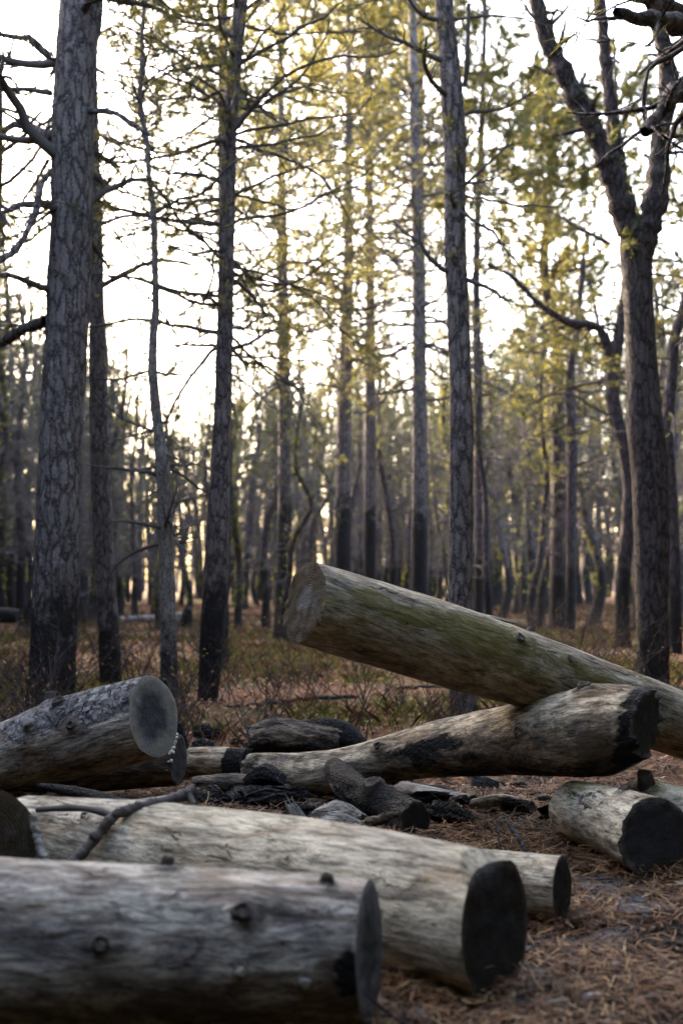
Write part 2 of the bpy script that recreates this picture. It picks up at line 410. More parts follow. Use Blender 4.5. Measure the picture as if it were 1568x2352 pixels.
# ------------------------------------------------------------------ traced trees
def traced_tree(name, label, d, rows, top, seg=18, matk='bark_mid', char=1.5, bumpy=.05, cat='pine tree', group=None, seed=1,
                crown=None, dead=(), limbs=(), base_r=1.22, wig=0.0):
    """rows: (y, x_left, x_right) in the working frame, bottom to top; limbs: ([(x, y, dd)...], px width start, px width end, needle density)"""
    rg = np.random.default_rng(seed)
    pts = []; rad = []
    for (y, xl, xr) in rows:
        p = P((xl + xr) / 2, y, d); pts.append(p); rad.append((xr - xl) / 2 * d / FPX)
    pts = np.array(pts); rad = np.array(rad)
    g = float(gz(pts[0, 0], d))
    if pts[0, 2] > g - .05:
        k = (pts[1] - pts[0]) / (pts[1, 2] - pts[0, 2])
        b = pts[0] + k * (g - .12 - pts[0, 2])
        pts = np.vstack([b, pts]); rad = np.concatenate([[rad[0] * base_r], rad])
    z_vis = pts[-1, 2]
    if top > z_vis + .3:
        k = (pts[-1] - pts[-2]) / (pts[-1, 2] - pts[-2, 2]); k[0] = np.clip(k[0], -.12, .12) * .6; k[1] = 0
        for f in (.35, .7, 1.0):
            z = z_vis + (top - z_vis) * f
            pts = np.vstack([pts, pts[len(rows)] + k * (z - pts[len(rows), 2])]) if False else np.vstack([pts, P(0, 0, d) * 0 + np.array([pts[-1][0] + k[0] * (z - pts[-1][2]), d, z])])
            rad = np.append(rad, max(.03, rad[len(rows) - 1] * (1 - .8 * f)))
    base = np.array([pts[0][0], d, g])
    root = empty(name, base, label, cat, group)
    pts = pts - base
    mb = MB(); tp, tr = trunk_rings(mb, pts, rad, seg, bumpy, rg)
    tk = mb.build('trunk', M[matk], root); tk['char_height'] = float(char)
    for (pl, w0, w1, dens) in limbs:
        q = np.array([P(x, y, d + dd) - base for (x, y, dd) in pl])
        n = max(8, int(np.linalg.norm(np.diff(q, axis=0), axis=1).sum() / .09))
        wr = np.linspace(w0 / 2 * d / FPX, w1 / 2 * d / FPX, len(q))
        c = spline(np.column_stack([q, wr]), n); q = c[:, :3]; wr = np.maximum(c[:, 3], .003)
        q[1:-1] += rg.normal(size=(n - 2, 3)) * .006
        lb = MB(); tube(lb, q, wr * (1 + .12 * rg.normal(size=n)), 9 if w0 > 12 else 6)
        L = np.linalg.norm(np.diff(q, axis=0), axis=1).sum()
        for j in range(int(3 + L * 3.5)):
            i = rg.integers(int(n * .25), n - 1)
            t = nrm(q[i + 1] - q[i])
            foliage_branch(lb, q[i], nrm(np.cross(t, rg.normal(size=3)) + .6 * t), rg.uniform(.15, .55), max(.004, wr[i] * .35), rg, dens, .13, .006, 12, twigs=rg.integers(2, 5), seg=4)
        o = lb.build('limb', [M[matk] if w0 > 14 else M['twig'], M['needle']], root)
        o['char_height'] = -9.0
    cb = MB()
    for (z0, z1, n, l0, l1, dens) in dead:
        far = d > 20
        dead_branches(cb, tp, tr, z0, z1, n, rg, l0, l1, dens * (1.5 if far else 1.2), .12 if far else .11, .009 if far else .005, 9, tw=.006 if far else .0032)
    if crown:
        z0, z1, n, lm, dens = crown
        far = d > 20
        crown_into(cb, tp, tr, z0, z1, n, rg, lm, dens * 2.0, .12 if far else .11, .0095 if far else .0055, 10, twigs=10, tw=.006 if far else .0035)
    if cb.v: cb.build('crown', [M['twig'], M['needle'], M['needle_bright']], root)
    return root, tp, tr

GR = 'pines standing close behind the logs'
traced_tree('pine_tree', 'thickest grey pine at the left edge with plated bark and a blackened scarred base', 12.6,
  [(1640, 58, 172), (1500, 70, 174), (1400, 75, 180), (1200, 82, 187), (1000, 91, 191), (820, 100, 200), (700, 107, 207), (600, 112, 211), (450, 117, 215), (300, 119, 216), (200, 122, 218), (100, 130, 226), (0, 138, 237)],
  12.5, 40, 'bark_near', 1.15, .055, seed=3, crown=(8.2, 12.3, 26, 2.4, 1.0), dead=[(4.2, 8.2, 18, .7, 2.0, .4)],
  limbs=[([(118, 132, 0), (80, 96, -.1), (30, 84, -.2), (-60, 70, -.3)], 20, 9, .15),
         ([(118, 214, .0), (60, 205, .1), (5, 204, .2), (-60, 190, .2)], 14, 7, .3),
         ([(120, 322, .1), (70, 290, .4), (35, 285, .6), (-10, 320, .8)], 30, 12, .35),
         ([(116, 395, .0), (95, 425, -.2), (78, 500, -.5), (40, 570, -.7), (-20, 610, -.9)], 17, 14, .05),
         ([(112, 664, -.1), (70, 650, -.3), (30, 632, -.4), (-30, 634, -.5)], 19, 9, 0),
         ([(108, 735, .2), (60, 755, .5), (10, 785, .8), (-50, 815, 1.0)], 28, 20, .1),
         ([(205, 256, -.15), (240, 255, -.25), (275, 265, -.35), (310, 290, -.45), (350, 312, -.5)], 17, 9, .0),
         ([(110, 370, .3), (70, 440, .6), (30, 480, .8), (-20, 470, 1)], 10, 5, .8),
         ([(110, 480, .2), (60, 500, .5), (0, 490, .8)], 8, 4, .7)])
traced_tree('pine_tree', 'tall grey pine leaning left just behind the thickest trunk', 16.0,
  [(1575, 228, 282), (1450, 226, 274), (1300, 217, 263), (1150, 211, 257), (1000, 206, 252), (850, 205, 247), (700, 205, 241), (500, 204, 236), (300, 205, 228), (150, 206, 224), (0, 207, 222)],
  13.5, 22, 'bark_mid', .9, .05, seed=4, crown=(8.6, 13.3, 24, 2.2, 1.1), dead=[(4.2, 8.5, 30, .8, 2.6, .5)],
  limbs=[([(238, 655, -.1), (290, 628, -.3), (350, 602, -.5), (400, 600, -.6), (468, 618, -.6)], 16, 5, .0),
         ([(285, 632, -.3), (310, 655, -.4), (350, 690, -.5), (372, 720, -.6)], 8, 4, .0),
         ([(236, 315, .1), (300, 335, .2), (360, 350, .2), (420, 352, .2)], 9, 4, .35),
         ([(240, 590, .3), (290, 570, .5), (320, 540, .6)], 6, 3, 1.2), ([(231, 311, 0), (280, 340, -.1), (315, 381, -.2), (330, 400, -.2)], 8, 4, .3), ([(222, 160, 0), (265, 185, .2), (300, 200, .3), (340, 240, .4)], 7, 3, .5), ([(222, 90, 0), (260, 60, .2), (310, 70, .3), (340, 120, .4)], 7, 3, .6)])
traced_tree('slender_tree', 'slender crooked pale barked tree between the two grey trunks and the taller pine', 13.3,
  [(1625, 366, 411), (1500, 368, 408), (1400, 368, 404), (1250, 364, 399), (1100, 360, 394), (1000, 353, 379), (920, 345, 368), (850, 340, 362), (780, 342, 362), (700, 349, 367), (600, 348, 364), (490, 345, 361), (400, 336, 349), (330, 332, 345), (250, 316, 331), (200, 316, 329), (140, 322, 334), (80, 321, 331), (0, 330, 338)],
  7.6, 18, 'bark_pale', .75, .06, cat='slender tree', seed=5, crown=(6.6, 7.5, 5, 1.0, .5), dead=[(1.2, 3.2, 16, .35, 1.1, 0.0), (3.8, 7.2, 30, .4, 1.6, .3)],
  limbs=[([(358, 490, 0), (400, 464, -.1), (450, 448, -.2), (490, 425, -.3), (520, 385, -.35), (600, 335, -.4)], 10, 4, .02),
         ([(350, 850, 0), (300, 866, .1), (250, 872, .2), (190, 866, .3)], 7, 3, 0),
         ([(358, 855, 0), (420, 862, -.2), (520, 855, -.3), (570, 885, -.35), (620, 930, -.4), (690, 960, -.4)], 7, 2.5, 0),
         ([(352, 700, 0), (385, 735, .1), (415, 790, .2)], 6, 3, 0),
         ([(372, 1040, 0), (420, 1060, -.1), (470, 1075, -.2), (520, 1110, -.3)], 6, 2, 0),
         ([(374, 1120, 0), (330, 1150, -.1), (290, 1190, -.2)], 5, 2, 0),
         ([(335, 190, 0), (375, 160, .1), (440, 130, .2), (500, 100, .2)], 7, 3, .3),
         ([(325, 60, 0), (290, 35, .1), (240, 15, .2)], 7, 4, .3)])
traced_tree('pine_tree', 'straight tall pine left of centre with golden needles round its top', 14.0,
  [(1612, 453, 501), (1500, 458, 513), (1400, 463, 521), (1200, 475, 527), (1000, 488, 530), (850, 494, 534), (700, 499, 537), (500, 503, 540), (300, 508, 545), (200, 517, 552), (100, 527, 560), (0, 536, 570)],
  11.5, 24, 'bark_mid', 1.3, .05, seed=6, crown=(5.9, 11.3, 46, 2.3, 1.9), dead=[(3.4, 6.4, 50, .7, 2.4, .8)],
  limbs=[([(545, 205, 0), (590, 225, .2), (640, 215, .3), (720, 195, .4), (800, 215, .5)], 8, 3, .5),
         ([(560, 60, 0), (640, 75, .1), (740, 75, .2), (830, 72, .2)], 8, 4, .3),
         ([(530, 40, 0), (470, 45, -.1), (420, 35, -.2), (370, 10, -.3)], 8, 4, 1.0)])
traced_tree('pine_tree', 'dark pine half hidden close behind the straight tall left centre pine', 20.5,
  [(1520, 494, 524), (1300, 500, 528), (1000, 505, 533), (600, 500, 528), (300, 500, 526), (0, 503, 524)],
  14.0, 16, 'bark_far', 3.2, .05, seed=7, crown=(8.0, 13.8, 26, 2.4, 1.3), limbs=[([(505, 142, 0), (437, 119, -.3), (395, 117, -.4), (332, 108, -.6), (224, 122, -.8)], 9, 3, .45), ([(505, 210, 0), (465, 228, -.2), (413, 196, -.4), (332, 182, -.6), (259, 171, -.8), (217, 150, -.9)], 9, 4, .4), ([(505, 276, 0), (437, 261, -.2), (367, 257, -.4), (310, 270, -.5)], 8, 3, .5), ([(505, 470, 0), (448, 471, -.2), (371, 500, -.4)], 8, 3, .2), ([(505, 355, 0), (472, 350, -.1), (402, 348, -.2), (343, 343, -.4)], 7, 3, .35), ([(505, 452, 0), (490, 455, -.1), (420, 434, -.3), (371, 410, -.4), (346, 353, -.5)], 7, 3, .45), ([(505, 60, 0), (450, 72, -.2), (380, 62, -.5), (300, 70, -.7)], 10, 4, .8), ([(505, 320, 0), (460, 305, .2), (420, 318, .4), (380, 300, .5)], 7, 3, .5)], dead=[(5.0, 10, 66, 1.0, 3.2, .85)])
traced_tree('pine_tree', 'bare straight pine left of the raised log end, dark below and rosy above', 28.0,
  [(1475, 625, 664), (1350, 632, 668), (1200, 638, 669), (900, 638, 667), (600, 637, 661), (300, 637, 654), (0, 638, 650)],
  17, 16, 'bark_mid', 2.9, .05, seed=8, crown=(9.4, 16.8, 90, 2.8, 1.5), dead=[(4.8, 10, 72, .9, 2.9, .5)])
traced_tree('pine_tree', 'slim straight pine rising above the raised end of the leaning log', 30.0,
  [(1450, 766, 808), (1250, 768, 805), (900, 775, 807), (600, 788, 812), (300, 792, 808), (0, 795, 806)],
  17.5, 16, 'bark_mid', 3.0, .05, seed=9, crown=(10.0, 17.3, 90, 2.8, 1.5), dead=[(5.6, 10.8, 76, .9, 3.0, .5)])
traced_tree('pine_tree', 'slim pine immediately right of the pine above the raised log end', 33.0,
  [(1440, 834, 866), (1250, 835, 863), (900, 836, 863), (600, 840, 860), (300, 838, 855), (0, 838, 852)],
  18.5, 14, 'bark_mid', 3.0, .05, seed=10, crown=(10.6, 18.3, 90, 2.8, 1.5), dead=[(6.0, 11.6, 72, .9, 3.0, .5)])
traced_tree('pine_tree', 'straight knotty pine in front of a paler twin, left of the sharp grey trunk', 27.0,
  [(1480, 940, 985), (1350, 943, 982), (1000, 946, 978), (600, 946, 974), (300, 940, 964), (0, 937, 956)],
  16, 16, 'bark_mid', 2.5, .05, seed=11, crown=(9.6, 15.8, 56, 2.4, 1.2), dead=[(4.4, 10.4, 76, .8, 2.6, .25)])
traced_tree('pine_tree', 'paler thin pine showing along the right side of the knotty pine', 34.0,
  [(1440, 950, 986), (1000, 952, 981), (600, 955, 977), (300, 957, 974), (0, 957, 971)],
  18, 14, 'bark_far', 1.2, .05, seed=12, crown=(10.2, 17.8, 70, 2.8, 1.5), dead=[(6, 11, 24, .8, 2.2, .5)])
traced_tree('pine_tree', 'sharp grey scaly pine behind the leaning log, right of centre', 12.6,
  [(1640, 1030, 1096), (1500, 1027, 1088), (1400, 1028, 1084), (1200, 1030, 1085), (1000, 1032, 1088), (900, 1032, 1084), (800, 1028, 1080), (600, 1020, 1072), (450, 1018, 1069), (350, 1018, 1070), (250, 1013, 1066), (150, 1007, 1056), (60, 1001, 1046), (0, 997, 1040)],
  11.5, 28, 'bark_near', .32, .055, seed=13, crown=(7.0, 11.3, 24, 2.2, 1.1), dead=[(3.8, 7.2, 16, .4, 1.2, .35)],
  limbs=[([(1040, 45, 0), (1100, 40, 0), (1150, 36, .1), (1220, 50, .1), (1275, 62, .1)], 7, 3, .08),
         ([(1068, 450, 0), (1120, 458, -.1), (1200, 470, -.2), (1290, 476, -.2)], 7, 3, .3),
         ([(1066, 200, 0), (1072, 130, -.1), (1075, 60, -.1), (1076, 10, -.1)], 10, 8, .05),
         ([(1066, 340, 0), (1080, 310, -.1), (1100, 296, -.1)], 6, 4, .3)])
# forked tree at right
def forked():
    d = 15.7
    root, tp, tr = traced_tree('forked_pine', 'big pine at right forking into three heavy leaning stems', d,
      [(1580, 1457, 1538), (1500, 1460, 1536), (1400, 1459, 1535), (1200, 1454, 1536), (1100, 1448, 1534), (1000, 1440, 1527), (900, 1437, 1514), (800, 1436, 1506), (700, 1431, 1500), (620, 1425, 1496), (570, 1420, 1497), (535, 1428, 1494)],
      0, 30, 'bark_fork', .75, .06, seed=14,
      limbs=[([(1462, 590, 0), (1440, 520, -.05), (1418, 450, -.1), (1392, 370, -.15), (1362, 300, -.2), (1318, 220, -.25), (1285, 150, -.3), (1252, 80, -.35), (1232, 0, -.4), (1215, -120, -.4), (1190, -330, -.3), (1180, -520, -.2)], 62, 26, .12),
             ([(1462, 560, .2), (1440, 470, .3), (1420, 380, .35), (1404, 270, .4), (1390, 150, .45), (1376, 0, .5), (1366, -150, .5), (1350, -420, .5)], 44, 20, .2),
             ([(1470, 590, -.05), (1492, 510, -.1), (1510, 430, -.1), (1514, 350, -.05), (1524, 270, 0), (1535, 200, .05), (1522, 110, .1), (1505, 30, .1), (1500, -100, .1), (1520, -350, .1)], 60, 30, .12),
             ([(1508, 355, -.1), (1550, 348, -.2), (1620, 360, -.2)], 12, 7, .2),
             ([(1395, 130, .4), (1425, 145, .3), (1450, 170, .3)], 8, 3, 0),
             ([(1378, 8, .4), (1350, 40, .3), (1335, 75, .3)], 6, 3, .1),
             ([(1500, 690, 0), (1560, 720, -.1), (1620, 740, -.1)], 7, 4, .3),
             ([(1495, 630, 0), (1540, 632, -.1), (1620, 645, -.1)], 7, 4, .4)])
    rg = np.random.default_rng(99); cb = MB(); base = np.array(root.location)
    for (x, y, dd) in ((1190, -380, -.3), (1180, -520, -.2), (1350, -420, .5), (1360, -250, .5), (1520, -350, .1), (1515, -480, .1)):
        q = P(x, y, d + dd) - base
        for j in range(9):
            az = rg.uniform(0, 6.28)
            foliage_branch(cb, q + rg.normal(size=3) * .2, np.array([math.cos(az), math.sin(az), rg.uniform(0, .8)]), rg.uniform(.7, 1.7), .025, rg, 1.3, .15, .008, 15)
    # epicormic sprouts along the stems
    for (x, y, dd, n) in ((1455, 500, .1, 14), (1445, 430, .2, 12), (1330, 220, -.3, 5), (1360, 280, -.3, 5), (1395, 340, -.2, 6), (1440, 560, -.2, 10), (1432, 380, .3, 8), (1290, 100, -.4, 4), (1412, 300, .3, 5), (1475, 540, -.1, 6)):
        q = P(x, y, d + dd) - base
        C = q + rg.normal(size=(n, 3)) * np.array([.05, .04, .09])
        needles(cb, C, np.column_stack([rg.uniform(-.2, 1, n), rg.uniform(-.8, 0, n), rg.uniform(0, .6, n)]), 9, .13, .009, .8, 2, rg)
    cb.build('crown', [M['twig'], M['needle'], M['needle_bright']], root)
forked()
traced_tree('forked_pine', 'dark twisted pine just left of the big fork with one long limb reaching left', 24.0,
  [(1485, 1413, 1450), (1350, 1412, 1445), (1200, 1425, 1458), (1100, 1428, 1460), (1000, 1408, 1440), (920, 1390, 1424), (850, 1390, 1424), (800, 1400, 1430), (740, 1412, 1436), (650, 1425, 1442), (580, 1422, 1436)],
  10.5, 16, 'bark_far', 1.6, .06, seed=15, crown=(7.4, 10.2, 22, 2.2, 1.5), dead=[(3.2, 7.2, 16, .7, 2, .7)],
  limbs=[([(1410, 850, 0), (1396, 800, -.2), (1370, 750, -.3), (1320, 745, -.5), (1270, 722, -.7), (1230, 690, -.8), (1180, 640, -1.0), (1120, 605, -1.1)], 24, 9, .55),
         ([(1372, 752, -.3), (1365, 700, -.3), (1350, 640, -.4)], 10, 4, .4),
         ([(1400, 560, -.3), (1340, 530, -.5), (1290, 500, -.6), (1250, 478, -.8)], 10, 4, 1.8)])
traced_tree('pine_tree', 'pine with a sinuous trunk under a rounded golden crown', 33.0,
  [(1440, 1258, 1306), (1300, 1262, 1304), (1100, 1265, 1300), (1000, 1264, 1298), (900, 1262, 1292), (800, 1265, 1292), (730, 1252, 1280), (650, 1240, 1262), (580, 1238, 1260), (500, 1248, 1264), (450, 1244, 1258), (390, 1262, 1276), (330, 1268, 1280), (270, 1250, 1260)],
  13.2, 16, 'bark_far', 1.5, .06, seed=16, crown=(8.0, 13.2, 125, 2.3, 2.0), dead=[(4.6, 8.4, 26, .8, 2.2, .9)])
traced_tree('pine_tree', 'crooked thin pine beside the sinuous trunk with its top leaning right', 31.0,
  [(1450, 1298, 1322), (1200, 1300, 1324), (1000, 1302, 1325), (900, 1293, 1317), (830, 1302, 1320), (760, 1314, 1332), (700, 1322, 1336), (620, 1330, 1344)],
  8.6, 14, 'bark_far', 1.5, .06, seed=17, crown=(5.6, 8.4, 26, 2.0, 1.4), dead=[(3.4, 6, 14, .7, 1.8, .5)])
traced_tree('pine_tree', 'pale curving pine at the right frame edge beyond the big fork', 22.0,
  [(1520, 1530, 1566), (1300, 1528, 1562), (1100, 1520, 1552), (1000, 1514, 1545), (920, 1522, 1550), (850, 1530, 1556), (780, 1534, 1560), (720, 1552, 1576), (640, 1570, 1592)],
  9.0, 16, 'bark_far', 1.2, .06, seed=18, crown=(6, 8.8, 24, 2.0, 1.4), dead=[(3.4, 6, 14, .7, 1.8, .5)])
traced_tree('pine_tree', 'thin pine with loose golden foliage right of the sharp grey trunk', 31.0,
  [(1440, 1086, 1110), (1200, 1090, 1113), (900, 1086, 1106), (700, 1084, 1102), (500, 1088, 1104), (300, 1098, 1112), (100, 1106, 1117)],
  15.5, 14, 'bark_far', 1.8, .05, seed=19, crown=(8.2, 15.2, 95, 2.4, 1.7), dead=[(4.5, 9, 24, .7, 2.0, .8)])
traced_tree('pine_tree', 'pine cut by the left frame edge with heavy branches high up', 13.6,
  [(1600, -62, -10), (1200, -55, -8), (800, -48, -3), (500, -40, 4), (330, -34, 8), (200, -36, 7), (0, -44, -4)],
  11.5, 20, 'bark_mid', 1.2, .05, seed=20, crown=(6.6, 11.3, 26, 2.3, 1.2), dead=[(3.8, 6.8, 16, .8, 2.0, .7)])

# tree standing outside the right edge: its dead limbs reach into the picture
traced_tree('pine_tree', 'near pine whose ragged dark dead limbs cross the top right corner', 6.6,
  [(1900, 1770, 1900), (1000, 1760, 1880), (400, 1750, 1850), (0, 1745, 1840)],
  9.0, 20, 'bark_near', 1.0, .05, seed=21, crown=(5.2, 8.8, 20, 1.6, 1.2),
  limbs=[([(1760, 90, 0), (1660, 70, -.5), (1590, 62, -.8), (1520, 50, -1.0), (1470, 42, -1.1), (1412, 27, -1.2)], 70, 20, .12),
         ([(1760, 40, 0), (1640, 30, -.4), (1560, 22, -.7), (1500, 10, -.9), (1440, -10, -1.0)], 50, 14, .25),
         ([(1755, 120, 0), (1650, 175, -.5), (1570, 208, -.8), (1525, 245, -.9), (1480, 303, -1.0)], 60, 24, .0),
         ([(1600, 90, -.7), (1545, 125, -.7), (1500, 150, -.7), (1478, 230, -.7), (1480, 275, -.7)], 12, 8, .0)])

# ------------------------------------------------------------------ forest behind: prototypes and copies
def proto_pine(seed, H, r, crook, crown0, nl_, dens, nd, lmax, sprouts, char):
    dens *= .42
    rg = np.random.default_rng(seed)
    n = 9; zz = np.linspace(-.15, H, n)
    xy = np.cumsum(rg.normal(size=(n, 2)) * crook, 0); xy -= xy[0]
    pts = np.column_stack([xy, zz]); rad = r * (1 - .85 * np.linspace(0, 1, n) ** 1.2); rad[0] *= 1.25
    root = empty('pine_tree', (0, 0, 0), None, 'pine tree')
    mb = MB(); tp, tr = trunk_rings(mb, pts, rad, 12, 0, rg, .15)
    tk = mb.build('trunk', M['bark_far'], root); tk['char_height'] = char
    cb = MB()
    dead_branches(cb, tp, tr, H * .2, H * crown0 * 1.3, int(nd * 1.3), rg, .5, 2.0, .05, .13, .015, 8, tw=.008)
    crown_into(cb, tp, tr, H * crown0, H * .98, int(nl_ * .5), rg, lmax * 1.1, dens * 1.15, .13, .015, 11, twigs=6, sprouts=sprouts, tw=.008)
    cb.build('crown', [M['twig'], M['needle_far'], M['needle_bright']], root)
    return root
protos = [proto_pine(101, 10, .15, .10, .55, 44, 1.3, 16, 2.0, 0, 2.0),
          proto_pine(102, 9.5, .13, .22, .5, 44, 1.4, 22, 1.9, 90, 1.6),
          proto_pine(103, 11, .17, .12, .55, 40, 1.4, 30, 2.2, 0, 2.6),
          proto_pine(104, 8.5, .12, .28, .45, 46, 1.4, 12, 1.8, 170, 1.4),
          proto_pine(105, 10.5, .14, .16, .62, 30, 1.5, 34, 1.8, 110, 2.2),
          proto_pine(106, 7.5, .10, .14, .36, 38, 1.2, 10, 1.6, 30, 1.2)]
KIND = ['straight dark pine in the crowded background forest', 'crooked leafy pine in the crowded background forest', 'tall pine with many dead branches in the background forest',
        'twisted pine fuzzy with green sprouts in the background forest', 'bare stemmed pine with a small high crown in the background forest', 'short young pine in the crowded background forest']
GRP = ['straight background pines', 'crooked background pines', 'dead branched background pines', 'sprouting background pines', 'high crowned background pines', 'young background pines']
def limit_y(x):
    xs = [-300, 0, 200, 240, 300, 480, 520, 640, 760, 960, 1060, 1150, 1300, 1450, 1568, 1900]
    ys = [300, 430, 520, 700, 800, 790, 740, 720, 740, 740, 640, 520, 430, 480, 460, 300]
    return float(np.interp(x, xs, ys))
used = [False] * 6
placed = []
rg = np.random.default_rng(55)
def put(i, X, Y, s, extra=None):
    if used[i]: o = copy_tree(protos[i])
    else: o = protos[i]; used[i] = True
    o.location = (X, Y, float(gz(X, Y)) - .03); o.scale = (s * 1.0, s * 1.0, s)
    o.rotation_euler = (rg.normal() * .03, rg.normal() * .03, rg.uniform(0, 6.28))
    tag(o, KIND[i], 'pine tree', GRP[i])
HT = [10, 9.5, 11, 8.5, 10.5, 7.5]
count = 0; tries = 0
while count < 285 and tries < 9000:
    tries += 1
    Y = 24 + 72 * rg.uniform() ** .8
    px = rg.uniform(-140, 1710)
    if Y < 33 and rg.uniform() < .75: continue
    X = (px - 784) / FPX * Y
    if any((X - a) ** 2 + (Y - b) ** 2 < 1.1 for a, b in placed): continue
    ly = limit_y(px) + rg.normal() * 35 + (rg.uniform(60, 190) if rg.uniform() < .55 else 0)
    Hmax = CAMH + (1330 - ly) / FPX * Y
    i = int(rg.choice(6, p=[.22, .16, .22, .15, .19, .06]))
    s = Hmax / HT[i] * rg.uniform(.8, 1.0)
    if s < .5: i = 5; s = Hmax / HT[5] * rg.uniform(.85, 1.0)
    if s < .42: continue
    s = min(s, 1.3)
    placed.append((X, Y)); put(i, X, Y, s); count += 1
def distant_wood():
    rg = np.random.default_rng(404); mb = MB()
    for k in range(250):
        Y = 62 + 75 * rg.uniform() ** .8; X = (rg.uniform(-160, 1730) - 784) / FPX * Y
        px = X / Y * FPX + 784
        H = min(15, CAMH + (1330 - limit_y(px) - rg.uniform(20, 130)) / FPX * Y)
        q = wander((X, Y, float(gz(X, Y)) - .2), (rg.normal() * .05, 0, 1), H, 9, .05, .02, rg)
        tube(mb, q, np.linspace(rg.uniform(.12, .24), .04, 10), 6, 0, rnd=.5)
        for j in range(9):
            i = rg.integers(3, 9); a = rg.uniform(0, 6.28)
            p = wander(q[i], (math.cos(a), math.sin(a), .1), rg.uniform(.5, 1.9), 4, .2, .02, rg)
            if j < 5: tube(mb, p, np.linspace(.035, .012, 5), 3, 0, rnd=.5)
            if rg.uniform() < .18: needles(mb, p[2:] + rg.normal(size=(3, 3)) * .12, np.repeat([[0, 0, 1.]], 3, 0), 8, .26, .045, 1.0, 1, rg)
    tag(mb.build('distant_wood', [M['trunk_distant'], M['needle_far']]), 'crowded dark trunks of the far wood merging into one band', 'wood', kind='stuff')
M['trunk_distant'] = simple_bark('distant_bark', (.022, .019, .023), (.075, .062, .07))
distant_wood()
# unseen trees added on the near side, left and right to block light
def light_blocking_wood(spots):
    rg = np.random.default_rng(321); mb = MB()
    for (X, Y, H, wd) in spots:
        b = np.array([X, Y, 0.0])
        q = wander(b, (rg.normal() * .03, rg.normal() * .03, 1), H, 8, .04, .02, rg)
        tube(mb, q, np.linspace(.17, .04, 9), 7, 0, rnd=.5)
        n = int(430 * wd * H / 10)
        z = rg.uniform(.01, 1.0, n) ** .85; r = wd * np.sqrt(rg.uniform(0, 1, n)) * (1.15 - .75 * z)
        a = rg.uniform(0, 6.28, n)
        C = np.column_stack([X + r * np.cos(a), Y + r * np.sin(a), z * H])
        needles(mb, C, rg.normal(size=(n, 3)), 3, .5, .3, 1.0, 1, rg)
    tag(mb.build('light_blocking_wood', [M['twig'], M['needle_far']]), 'unseen pine wood added around the clearing to block light', 'wood', kind='stuff')
rw = np.random.default_rng(8); spots = []
for k in range(84):
    a = rw.uniform(-.12, 1.12) * math.pi; r = rw.uniform(6.4, 14)
    spots.append((r * math.cos(a) * .95, .5 - r * math.sin(a) * .9, rw.uniform(9, 13.5), rw.uniform(1.5, 2.3)))
for k in range(46):
    Y = rw.uniform(-1, 24); spots.append((.27 * Y + 3.4 + rw.uniform(0, 6), Y, rw.uniform(10, 14), rw.uniform(1.2, 1.9)))
for k in range(130):
    Y = rw.uniform(2, 44); spots.append((-.27 * Y - 4.6 - rw.uniform(0, 14), Y, rw.uniform(6.5, 8.5) + .1 * Y, rw.uniform(1.3, 2.0)))
for k in range(170):
    Y = rw.uniform(40, 125); spots.append((-.27 * Y - 3.5 - rw.uniform(0, 30), Y, rw.uniform(10, 14), rw.uniform(1.4, 2.2)))
sdx, sdy = -math.sin(R(42)), math.cos(R(42))
for row, s_ in enumerate((9, 11.5, 14.5, 18, 22)):  # added unseen trees in the sun's path, keeping direct sun off the logs
    for k in range(-7, 8):
        X = .4 + sdx * s_ + sdy * (k + .3 * row) * .85; Y = 6.0 + sdy * s_ - sdx * (k + .3 * row) * .85
        if X < -.25 * Y - 2.0: spots.append((X, Y, .32 * s_ + 5.0, 1.3))
light_blocking_wood(spots)

# ------------------------------------------------------------------ ground
def axis(lo, hi, c, fine, half, grow=1.09):
    a = list(np.arange(c - half, c + half + 1e-6, fine)); st = fine
    while a[-1] < hi: st *= grow; a.append(a[-1] + st)
    st = fine
    while a[0] > lo: st *= grow; a.insert(0, a[0] - st)
    return np.array(a)
gx = axis(-320, 320, 0, .05, 3.2); gy = axis(-120, 600, 6.2, .05, 3.4)
GX, GY = np.meshgrid(gx, gy); GZ = gz(GX, GY)
nearmask = (np.abs(GX) < 4) & (np.abs(GY - 6) < 4.5)
for i, j in zip(*np.nonzero(nearmask)):
    GZ[i, j] += .022 * noise.noise((GX[i, j] * 6, GY[i, j] * 6, 0)) + .012 * noise.noise((GX[i, j] * 17, GY[i, j] * 17, 3))
mb = MB(); nx = len(gx); ny = len(gy)
ii = np.arange(ny - 1)[:, None] * nx; jj = np.arange(nx - 1)[None]
mb.add(np.column_stack([GX.ravel(), GY.ravel(), GZ.ravel()]), np.stack([ii + jj, ii + jj + 1, ii + nx + jj + 1, ii + nx + jj], -1).reshape(-1, 4))
gm, t = mat('forest_floor')
c = t.coord()
n1 = t.noise(c, .55, 5, .6); n2 = t.noise(c, 6, 6, .7); n3 = t.noise(c, 45, 5, .75); n4 = t.noise(c, 140, 3, .7)
dist = t.n('ShaderNodeSeparateXYZ', {'Vector': c}).outputs[1]
duff = t.ramp(n3, [(.3, (.006, .005, .005)), (.5, (.022, .016, .013)), (.62, (.06, .037, .024)), (.75, (.11, .09, .078))])
russet = t.ramp(n3, [(.3, (.045, .025, .015)), (.48, (.16, .078, .045)), (.62, (.27, .14, .082)), (.78, (.33, .23, .15))])
green = t.ramp(n3, [(.3, (.03, .03, .012)), (.6, (.09, .10, .03)), (.8, (.14, .13, .06))])
zone = t.ramp(t.math('ADD', t.math('MULTIPLY', dist, .1), t.math('MULTIPLY', n2, .35)), [(.95, 0.0), (1.15, 1.0)])
col = t.mix(zone, duff, russet)
